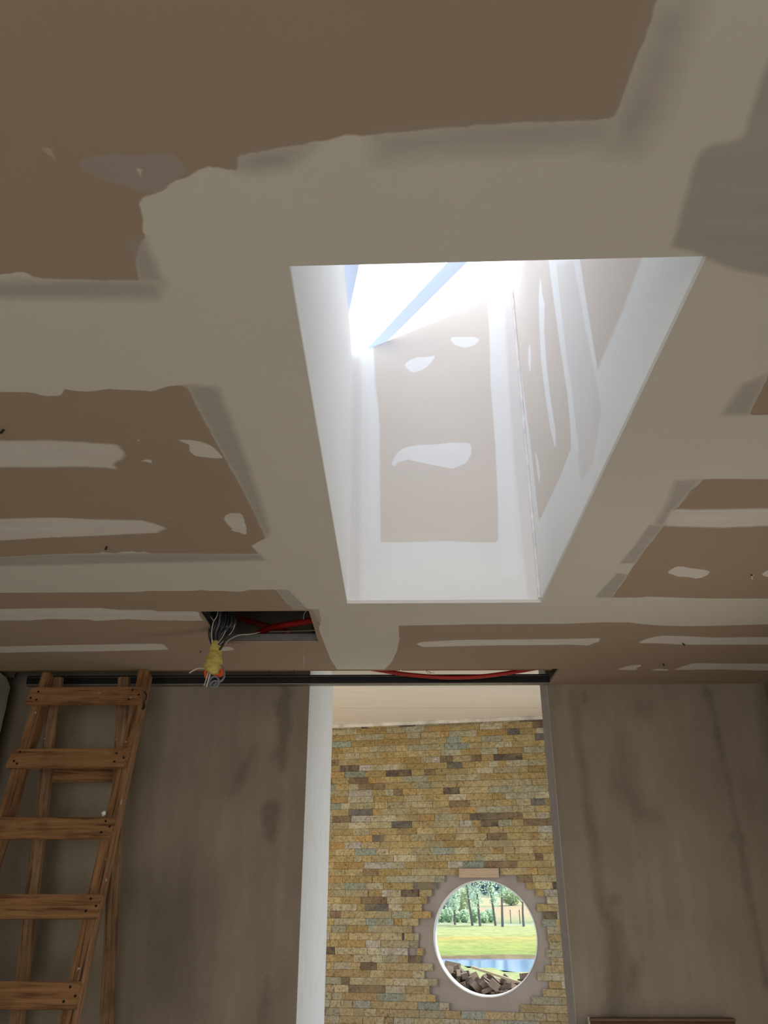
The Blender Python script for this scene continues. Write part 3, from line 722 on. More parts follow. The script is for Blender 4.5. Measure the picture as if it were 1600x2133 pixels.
lbox('stringer', (hw-.047, .0215, -FL+.02), (hw-.001, .112, .150), wood_u, .006, seg=3)
# rear frame
ztop_r = 1.6+.925
def post(px_t, px_b, y_b, yb, wdt):
    t = ony(px_t, 1410, 3.775); b = ony(px_b, y_b, yb)
    k = (t.z)/(t.z-b.z); f_ = t + (b-t)*k; f_.z = 0; f_.y = min(f_.y, 3.985)
    d = (t-f_).normalized(); X = Vector((1, 0, 0)); X = (X-d*X.dot(d)).normalized(); Y = d.cross(X)
    M = Matrix(((X.x, Y.x, d.x, f_.x-LB.x), (X.y, Y.y, d.y, f_.y-LB.y), (X.z, Y.z, d.z, 0), (0, 0, 0, 1)))
    return lbox('rear_leg', (0, 0, 0.004), (wdt, .038, (t-f_).length), wood_p, .004, M), t, f_
_, tl_, fl_ = post(105, 65, 1782, 3.86, .052)
_, tr_, fr_ = post(245, 214, 2110, 3.93, .050)
for yy, (a_, b_) in {1612: (118, 232), 1800: (70, 225), 2010: (40, 225)}.items():
    yd = 3.775 + (ztop_r-ony(150, yy, 3.86).z)*.085 - .02
    pa = ony(a_, yy, yd); 
    xa = tl_.x + (fl_.x-tl_.x)*(tl_.z-pa.z)/tl_.z + .01; xb = tr_.x + (fr_.x-tr_.x)*(tr_.z-pa.z)/tr_.z + .04
    if yy != 1612: continue
    lbox('rear_rung', (xa-LB.x, yd+.055-LB.y, pa.z-.028), (xb-LB.x, yd+.075-LB.y, pa.z+.028), wood_x, .003, Matrix.Identity(4))
# hinge hook
bm = bmesh.new(); h = [ony(x, y, 3.72)-LB for x, y in ((296, 1440), (303, 1443), (305, 1452), (300, 1462), (302, 1472), (297, 1478), (301, 1466))]
tube(bm, spline(h, 5), .003, 6); link('hinge_hook', bm, nailm, lad)
bm = bmesh.new(); bmesh.ops.create_icosphere(bm, subdivisions=2, radius=.011)
for v in bm.verts: v.co *= random.uniform(.75, 1.15)
for v in bm.verts: v.co.x *= .8
pc = ony(216, 1694, D0-.0755*2+.008)
tag(link('plaster_chip', bm, plain('white_plaster_chip', (.75, .72, .66), .9), loc=pc), 'small white plaster chip lying on the third ladder rung', 'chip')

# ------------------------------------------------------------------ ceiling hatch and what hangs from it
hatch = empty('ceiling_hatch', ((HX0+HX1)/2, (HY0+HY1)/2, 2.6), 'square access hatch cut in the ceiling with grey metal edging', 'hatch')
hl = Vector(hatch.location)
gm = plain('hatch_metal', (.22, .20, .185), .5, .5)
link('frame_edge', bbox((HX0-hl.x, HY1-hl.y+.0005, .002), (HX1-hl.x, HY1-hl.y+.03, .030)), gm, hatch)
link('frame_edge', bbox((HX1-hl.x+.0005, HY0-hl.y, .002), (HX1-hl.x+.02, HY1-hl.y, .012)), gm, hatch)
link('frame_edge', bbox((HX0-hl.x-.03, HY0-hl.y, .014), (HX0-hl.x-.0005, HY1-hl.y, .045)), plain('dark_channel', (.06, .055, .05), .6, .4), hatch)
def ctube(name, pts, y, r, mat, parent=None, n=7, zplane=None, r2=None, base=None, sp=6):
    bm = bmesh.new(); P = []
    for p in pts:
        q = onz(p[0], p[1], zplane) if zplane else ony(p[0], p[1], p[2] if len(p) > 2 else y)
        P.append(q - base if base is not None else q)
    tube(bm, spline(P, sp), r, n, r2=r2); return link(name, bm, mat, parent, smooth=True)
darkred = red
o = ctube('red_conduit', [(455,1272),(500,1288),(549,1302),(600,1315)], 0, .013, darkred, zplane=2.78); tag(o, 'red conduit crossing deeper inside the ceiling hatch, upper left one', 'conduit')
o = ctube('red_conduit', [(541,1318),(565,1308),(592,1302),(625,1297),(690,1286)], 0, .014, darkred, zplane=2.68); tag(o, 'thicker red conduit inside the ceiling hatch ending in a white wire', 'conduit')
rod = plain('pale_rod', (.5, .47, .42), .5, .4)
o = ctube('threaded_rod', [(560,1316),(600,1315),(670,1313)], 0, .002, rod, zplane=2.66); tag(o, 'thin pale metal rod running along inside the ceiling hatch', 'rod')
o = ctube('hanger_wire', [(640,1262),(640,1270),(634,1278),(632,1290)], 0, .0016, rod, zplane=2.63); tag(o, 'bent pale wire at the upper right corner of the ceiling hatch', 'wire')

YB = 3.12
cbp = ony(450, 1300, YB); cb_ = Vector((cbp.x, YB, 2.6))
bun = empty('cable_bundle', cb_, 'bundle of black cables taped in yellow hanging out of the ceiling hatch', 'cables')
blk = plain('black_cable', (.022, .022, .026), .4, spec=.5); gry = plain('grey_cable', (.20, .19, .22), .5); wht = plain('white_wire', (.60, .57, .52), .5)
org = plain('orange_sleeve', (.72, .10, .02), .5); ylw = NT('yellow_masking_tape'); f = ylw.noise(ylw.coord((1, 1, 3)), 30, 5); ylw.fin(ylw.ramp(f, [(.3, (.50, .38, .08)), (.7, (.66, .54, .17))]), .6, 0, f, .8, .01)
rnd = random.Random(8)
for k in range(17):
    t = k/16; x0 = 434+52*t; x1 = 441+22*t
    dy = rnd.uniform(-.03, .03)
    ctube('cable', [(x0-6+rnd.uniform(-6, 6), 1225, YB+dy), (x0+rnd.uniform(-6, 6), 1262, YB+dy), (x0+rnd.uniform(-7, 5), 1298, YB+dy), (x1+rnd.uniform(-7, 7)*(1-t*.3), 1322, YB+dy*.6), (x1, 1345, YB+dy*.3)],
          YB, rnd.choice((.0034, .0042, .005)), blk if rnd.random() < .85 else gry, bun, base=cb_, sp=5)
for k in range(5):   # loose thinner strands at the right
    x0 = 468+k*6
    ctube('strand', [(452+k*2, 1343, YB-.02), (463+k*3, 1328, YB-.03), (x0+rnd.uniform(-3, 3), 1312, YB-.02), (x0+6, 1296+rnd.uniform(-6, 8), YB)], YB, .0018, blk if k % 3 else wht, bun, base=cb_)
bm = bmesh.new()   # tape: irregular wrapped sleeve
prof = [(451,1336,11),(450,1345,12),(449,1356,12.5),(448,1364,15),(447,1376,18),(444,1388,20),(440,1397,18),(437,1402,12)]
P = [ony(x, y, YB)-cb_ for x, y, r in prof]; R_ = [r/540 for x, y, r in prof]
pp = spline(P, 4); rr = np.interp(np.linspace(0, len(P)-1, len(pp)), range(len(P)), R_)
n = 20; rings = []
for i, p in enumerate(pp):
    t = (pp[min(i+1, len(pp)-1)]-pp[max(0, i-1)]).normalized(); a_ = t.cross(Vector((0, 1, 0))).normalized(); b_ = t.cross(a_)
    rings.append([bm.verts.new(p + (a_*math.cos(q)+b_*math.sin(q)*.8)*rr[i]*(1+.12*noise.noise(Vector((math.cos(q)*2, math.sin(q)*2, i*.45))) + .07*math.sin(q*3+i*.8))) for q in [2*PI*k/n for k in range(n)]])
for a_, b_ in zip(rings, rings[1:]):
    for k in range(n): bm.faces.new((a_[k], a_[(k+1) % n], b_[(k+1) % n], b_[k]))
bm.faces.new(rings[0]); bm.faces.new(rings[-1][::-1]); bmesh.ops.recalc_face_normals(bm, faces=bm.faces[:])
link('tape_wrap', bm, ylw.m, bun, smooth=True)
for q in ([(452,1396),(456,1403),(459,1409)], [(458,1388),(462,1398),(461,1407)], [(428,1398),(429,1406),(431,1412)], [(447,1396),(450,1404),(452,1410)]):
    ctube('orange_sleeve', q, YB, .0075, org, bun, base=cb_, n=8)
ctube('grey_loop', [(462,1385),(467,1398),(466,1412),(458,1420),(448,1418),(438,1424),(440,1431),(452,1429),(456,1418),(450,1410),(440,1412),(434,1424)], YB-.02, .0042, gry, bun, base=cb_)
ctube('grey_loop', [(440,1400),(436,1412),(434,1424),(437,1431),(446,1427),(452,1418)], YB+.01, .004, gry, bun, base=cb_)
ctube('white_wire', [(434,1400),(430,1414),(425,1429)], YB-.03, .0026, wht, bun, base=cb_)
ctube('white_wire', [(438,1402),(434,1416),(430,1431)], YB-.035, .0026, wht, bun, base=cb_)
ctube('white_wire', [(428,1393),(414,1392),(404,1396),(394,1402)], YB-.01, .0024, wht, bun, base=cb_)
ctube('white_wire', [(454,1255),(453,1280),(445,1295),(441,1315),(442,1338)], YB-.03, .0022, wht, bun, base=cb_)
ctube('white_wire', [(424,1255),(433,1275),(444,1292)], YB-.02, .0022, wht, bun, base=cb_)
ctube('white_wire', [(468,1343,YB-.02),(478,1332,YB),(498,1323,YB+.05),(520,1321,YB+.1),(541,1317,YB+.17)], YB, .0020, wht, bun, base=cb_)
ctube('dark_twist', [(475,1322),(468,1334),(464,1344),(457,1354)], YB-.035, .0045, plain('brown_twist', (.05, .028, .018), .7), bun, base=cb_)
bm = bmesh.new(); YH = 3.36
tube(bm, spline([ony(x, y, YH) for x, y in ((638,1316),(634,1335),(633,1352),(634,1358),(631,1362),(635,1366))], 4), .0009, 5)
hk = empty('hanger_hook', ony(634, 1362, YH), 'small pale wire hanger dangling just below the right end of the hatch', 'hook')
for v in bm.verts: v.co -= hk.location
link('wire', bm, rod, hk)
bm = bmesh.new(); tube(bm, [ony(x, y, YH)-hk.location for x, y in ((632,1366),(633,1374),(631,1385))], .0026, 6); link('clip', bm, rod, hk)
bm = bmesh.new(); tube(bm, [ony(x, y, YH)-hk.location for x, y in ((631,1385),(634,1389),(631,1393))], .0012, 5); link('tail', bm, rod, hk)

# bent nails and tie wires under the ceiling
dk = plain('rusty_tie_wire', (.035, .022, .015), .7, .4)
def tie(px, py, h, loops, label, pale=False, lean=0):
    c = onz(px, py); e = empty('tie_wire', c, label, 'wire'); bm = bmesh.new()
    tube(bm, [Vector((lean, 0, -h)), Vector((lean*.4, .004, -h*.4)), Vector((0, 0, .001))], .0028, 6); bmesh.ops.create_icosphere(bm, subdivisions=1, radius=.0042, matrix=Matrix.Translation((lean, 0, -h)))
    link('shank', bm, dk, e)
    for (a, b, rot) in loops:
        bm = bmesh.new(); pts = [Vector((math.cos(t)*a*math.cos(rot)-math.sin(t)*b*math.sin(rot), math.cos(t)*a*math.sin(rot)+math.sin(t)*b*math.cos(rot), -.003-.004*abs(math.sin(t)))) for t in np.linspace(0, 5.4, 22)]
        tube(bm, pts, .0008, 4); link('loop', bm, dk, e)
    if pale:
        bm = bmesh.new(); tube(bm, [Vector((.012, 0, -.012)), Vector((.004, 0, -.016)), Vector((.002, 0, -.03))], .0022, 6); link('pale_end', bm, wht, e)
tie(12, 884, .022, [(.025, .012, .2)], 'bent dark tie wire in the ceiling at the far left edge', lean=-.006)
tie(224, 1130, .022, [(.05, .012, 0), (.03, .03, .8)], 'dark tie wire with thin loops on the brown board left of the skylight', lean=-.002)
tie(1562, 1190, .014, [(.055, .014, 0), (.03, .02, 1)], 'tie wire with a white end beside a plaster dab at right', True, .004)
tie(1418, 1333, .022, [(.04, .008, 0)], 'short dark tie wire sticking from the plaster strip near the right wall', lean=.012)
tie(1381, 1376, .022, [(.03, .008, 0)], 'dark tie wire standing out closest above the right concrete wall', lean=.001)
c = onz(420, 1350); e = bmesh.new(); tube(e, [Vector((0, 0, .001)), Vector((-.004, 0, -.022))], .0022, 6)
tag(link('nail', e, dk, loc=c), 'single dark nail in the ceiling just left of the hanging cable bundle', 'nail')

# ------------------------------------------------------------------ brown panel against the right wall
pl, pr_ = ony(1228, 2122, 3.97), ony(1534, 2121, 3.97)
pan = empty('brown_panel', ((pl.x+pr_.x)/2, 3.99, 0), 'dark brown wooden panel standing against the right concrete wall, only its top showing', 'panel')
wpan = wood('panel_wood', (1.5, 20, 20), (.06, .024, .012), (.10, .042, .022), (.13, .06, .034))
hwp = (pr_.x-pl.x)/2
link('board', bbox((-hwp+.006, 0, 0), (hwp, .030, pl.z-.012), .002), wpan, pan)
link('top_rail', bbox((-hwp+.004, -.008, pl.z-.0115), (hwp+.002, .034, pl.z), .002), plain('rail_wood', (.15, .085, .05), .6), pan)
link('side_strip', bbox((-hwp, -.002, 0), (-hwp+.0055, .030, pl.z+.004), .001), plain('pale_edge', (.5, .45, .38), .6), pan)

# ------------------------------------------------------------------ outside, seen through the round window
GZ = -.3
def gh(y):
    return float(np.interp(y, [0, 28, 90, 110, 140, 200, 260, 420], [GZ, GZ, GZ, 0, .7, 2.1, 3.6, 6.5]))
nsA, nsB = onz(925, 2003, GZ), onz(1110, 2024, GZ)
slope = (nsB.y-nsA.y)/(nsB.x-nsA.x); farY = onz(1011, 1993, GZ).y
print('pond', nsA, nsB, farY, onz(1011, 1955, GZ).y, onz(1011, 1926, GZ).y)
def nearY(x): return nsA.y + slope*max(-14, min(14, (x-nsA.x)))
s = NT('meadow'); tcn = s.n('ShaderNodeTexCoord'); sp = s.n('ShaderNodeSeparateXYZ'); s.l(tcn.outputs['Object'], sp.inputs[0])
n1 = s.noise(s.coord((.3, 1, 1)), .35, 6, .65); n2 = s.noise(s.coord((1, .5, 1)), 1.6, 6, .7)
yv = s.math('ADD', sp.outputs['Y'], s.math('MULTIPLY', s.math('SUBTRACT', n1, .5), s.math('MULTIPLY', sp.outputs['Y'], .30)))
fac = s.math('DIVIDE', yv, 260)
st_ = [(0, (.46, .60, .22)), (30, (.50, .62, .26)), (34.6, (.30, .24, .14)), (36.5, (.40, .55, .15)), (44, (.50, .62, .17)), (48.5, (.56, .62, .19)), (51, (.68, .58, .15)), (53, (.58, .64, .22)), (57, (.55, .68, .26)), (78, (.58, .70, .32)), (80.5, (.62, .74, .52)), (84, (.36, .52, .24)), (100, (.62, .62, .34)), (118, (.72, .61, .36)), (140, (.70, .60, .36)), (146, (.45, .55, .30)), (155, (.70, .70, .38)), (200, (.66, .70, .38)), (215, (.25, .36, .25))]
c = s.ramp(fac, [(a/260, b) for a, b in st_])
c = s.mix(1, c, s.ramp(n2, [(.32, (.66, .72, .62)), (.68, (1.22, 1.18, 1.05))]), 'MULTIPLY')
c = s.mix(1, c, (.50, .455, .50), 'MULTIPLY')
meadow = s.fin(c, .95, 0, n2, .5, .1, .1)
xs = np.concatenate([np.arange(-120, -20, 10), np.arange(-20, 45, 1.0), np.arange(50, 160, 10)]); ysg = np.concatenate([np.arange(8.2, 60, .8), np.arange(60, 280, 4), [320, 420]])
bm = bmesh.new(); V = []
for x in xs:
    row = []
    for y in ysg:
        z = gh(y)
        if nearY(x)+.4 < y < farY-.4: z -= .35
        elif y > farY-.4 and y < 90: z += .10*noise.noise(Vector((x*.4, y*.4, 0)))*min(1, (y-farY)/3)
        row.append(bm.verts.new((x, y, z + (0 if y < 95 else .5*noise.noise(Vector((x*.05, y*.03, 1)))))))
    V.append(row)
for i in range(len(xs)-1):
    for j in range(len(ysg)-1): bm.faces.new((V[i][j], V[i+1][j], V[i+1][j+1], V[i][j+1]))
link('ground', bm, meadow, smooth=True, kind='structure')
s = NT('pond_water'); f = s.noise(s.coord((.3, 1, 1)), 4, 3); s.b.inputs['IOR'].default_value = 1.33
water = s.fin((.07, .17, .36), .12, 0, f, .05, .02, .8)  # sky blue put into the base colour besides the mirrored sky
bm = bmesh.new(); q = [bm.verts.new(p) for p in ((-80, nearY(-80)-.5, GZ-.06), (120, nearY(120)-.5, GZ-.06), (120, farY+.6, GZ-.06), (-80, farY+.6, GZ-.06))]
xsn = np.arange(-80, 121, 4.0); bm.free(); bm = bmesh.new(); A = [bm.verts.new((x, nearY(x), GZ-.06)) for x in xsn]; Bv = [bm.verts.new((x, farY+.2, GZ-.06)) for x in xsn]
for i in range(len(xsn)-1): bm.faces.new((A[i], A[i+1], Bv[i+1], Bv[i]))
tag(link('pond', bm, water), 'blue pond between the near lawn and the flowering meadow', 'pond')

def foliage_mat(name, a, b):
    s = NT(name); f = s.noise(s.coord(), 2.5, 4); c = s.ramp(f, [(.35, a), (.65, b)]); m = s.fin(c, .8, spec=.2)
    t = s.n('ShaderNodeBsdfTranslucent'); x = s.n('ShaderNodeMixShader'); x.inputs[0].default_value = .4; s.l(c, t.inputs[0])
    s.l(s.b.outputs[0], x.inputs[1]); s.l(t.outputs[0], x.inputs[2]); s.l(x.outputs[0], s.out.inputs[0]); return m
f_slim = foliage_mat('slim_tree_leaves', (.52, .66, .50), (.74, .86, .72)); f_bush = foliage_mat('bush_leaves', (.42, .52, .30), (.60, .70, .46))  # slim trees' pale blue-green has distance haze mixed in
f_dark = foliage_mat('dark_leaves', (.28, .38, .28), (.42, .52, .40)); f_far = foliage_mat('hazed_wood_leaves', (.17, .24, .30), (.26, .34, .42)); f_low = foliage_mat('low_leaves', (.46, .60, .40), (.66, .80, .56))  # far wood's blue-grey is haze put into the leaf colour
bark = plain('grey_bark', (.17, .155, .14), .9, var=.2)
def leaves(bm, c, rx, ry, rz, n, sz, rnd, shell=.5):
    for i in range(n):
        v = Vector((rnd.gauss(0, 1), rnd.gauss(0, 1), rnd.gauss(0, 1))).normalized(); r = shell+(1-shell)*rnd.random()
        p = Vector((c[0]+v.x*rx*r, c[1]+v.y*ry*r, c[2]+v.z*rz*r)); a = Vector((rnd.gauss(0, 1), rnd.gauss(0, 1), rnd.gauss(0, 1))).normalized(); b = a.orthogonal().normalized(); a = a*sz*rnd.uniform(.6, 1.3); b = b*sz*rnd.uniform(.5, 1)
        bm.faces.new([bm.verts.new(p+q) for q in (-a-b*.3, -b, a-b*.2, b)])
def pos(px, D): 
    p = ony(px, 1900, D); return p.x
def slim(px, D, h, r, label, seed, base=1.6, lean=0):
    rnd = random.Random(seed); x = pos(px, D); z = gh(D); e = empty('slim_tree', (x, D, z), label, 'tree', 'slim trees along the far edge of the meadow')
    bm = bmesh.new(); tube(bm, spline([(0, 0, -.05), (lean*.3, 0, h*.25), (lean*.7+.08, 0, h*.55), (lean, 0, h*.9)], 4), .11, 7, r2=.02)
    for k in range(7):
        a = rnd.uniform(0, 6.3); zz_ = h*rnd.uniform(.25, .8); xx_ = lean*zz_/h
        tube(bm, [(xx_, 0, zz_), (xx_+math.cos(a)*r*.6, math.sin(a)*r*.6, zz_+h*.1)], .04, 5, r2=.01)
    link('trunk', bm, bark, e)
    bm = bmesh.new()
    for k in range(11):
        t = k/10; zz_ = base+(h-base)*t; w_ = r*(.55+.6*math.sin(min(1, t*1.4+.12)*PI*.75))*rnd.uniform(.75, 1.15)
        leaves(bm, (lean*zz_/h+rnd.uniform(-.2, .2), rnd.uniform(-.2, .2), zz_), w_, w_, h*.075, 150, .10, rnd, .2)
    link('crown', bm, f_slim, e)
slim(947, 79, 8.5, .75, 'leftmost slim pale tree beyond the meadow, seen through the round window', 1)
slim(983, 77, 9.5, .5, 'dark thin-trunked slim tree standing second from the left beyond the meadow', 2, 2.6, -.9)
slim(999, 74, 10, .85, 'fullest slim tree with a thick pale crown, third from the left beyond the meadow', 3, 1.9, -.5)
slim(1031, 77, 9.5, .75, 'slim leaning tree right of the fullest one beyond the meadow', 4, 2.0, -.8)
slim(1045, 73.5, 9, .45, 'bare-stemmed slim tree with hardly any crown, before the round right-hand bush', 5, 2.8, .3)
slim(1089, 74, 4.4, .62, 'short slim tree at the right rim of the round window', 6, 2.2, 0)
def bush(name, px, D, rx, h, label, mat, seed, group=None, n=700, sz=.16, cat='bush', trunk=False):
    rnd = random.Random(seed); e = empty(name, (pos(px, D), D, gh(D)), label, cat, group)
    bm = bmesh.new(); bmesh.ops.create_icosphere(bm, subdivisions=2, radius=1)
    for v in bm.verts: v.co = Vector((v.co.x*rx*.7, v.co.y*rx*.7, h*.48+v.co.z*h*.42))
    leaves(bm, (0, 0, h*.5), rx, rx, h*.5, n, sz, rnd, .7)
    for k in range(5): leaves(bm, (rnd.uniform(-.6, .6)*rx, rnd.uniform(-.5, .5)*rx, h*rnd.uniform(.4, .8)), rx*.45, rx*.45, h*.25, n//6, sz, rnd, .6)
    link('foliage', bm, mat, e)
    bm = bmesh.new(); tube(bm, [(0, 0, -.3), (0, 0, h*.4)], .12, 6); link('trunk', bm, bark, e)
bush('round_bush', 962, 112, 1.6, 3.6, 'large rounded olive-green bush left of the middle beyond the slim trees', f_bush, 11)
bush('dark_bush', 930, 104, 1.5, 2.3, 'dark green bush at the left rim of the round window', f_dark, 12)
bush('round_bush', 1066, 148, 2.0, 2.9, 'round green bush standing on the pale hillside at right', f_bush, 13)
for i, px in enumerate((906, 920, 934, 951, 967, 988, 1006, 1022)):
    bush('low_shrub', px, 85+1.6*(i % 2), .5, 1.0+.35*((i*7) % 3)/2, 'low pale green shrub in the hedge line behind the slim trees', f_low, 20+i, 'low shrubs of the hedge line', 260, .11, 'shrub')
for i, px in enumerate((905, 925, 943, 960, 978, 994, 1012, 1030, 1048, 1066, 1083, 1102, 1120)):
    bush('distant_tree', px, 222+(i*5) % 13, 1.9, 7.5+(i*3) % 4, 'haze-blue tree in the dark wood on top of the hill', f_far, 40+i, 'trees of the distant wood', 320, .34, 'tree')
for i, (px, lb) in enumerate(((914, 'thin fence post at the left, by the hedge line'), (1063, 'thin fence post standing alone in the pale field at right'), (1082, 'thin fence post just left of the short tree at the right rim'))):
    bm = bmesh.new(); tube(bm, [(0, 0, -.1), (0, 0, 1.15)], .04, 6); tag(link('fence_post', bm, bark, loc=(pos(px, 83), 83, gh(83))), lb, 'post', 'fence posts beyond the meadow')

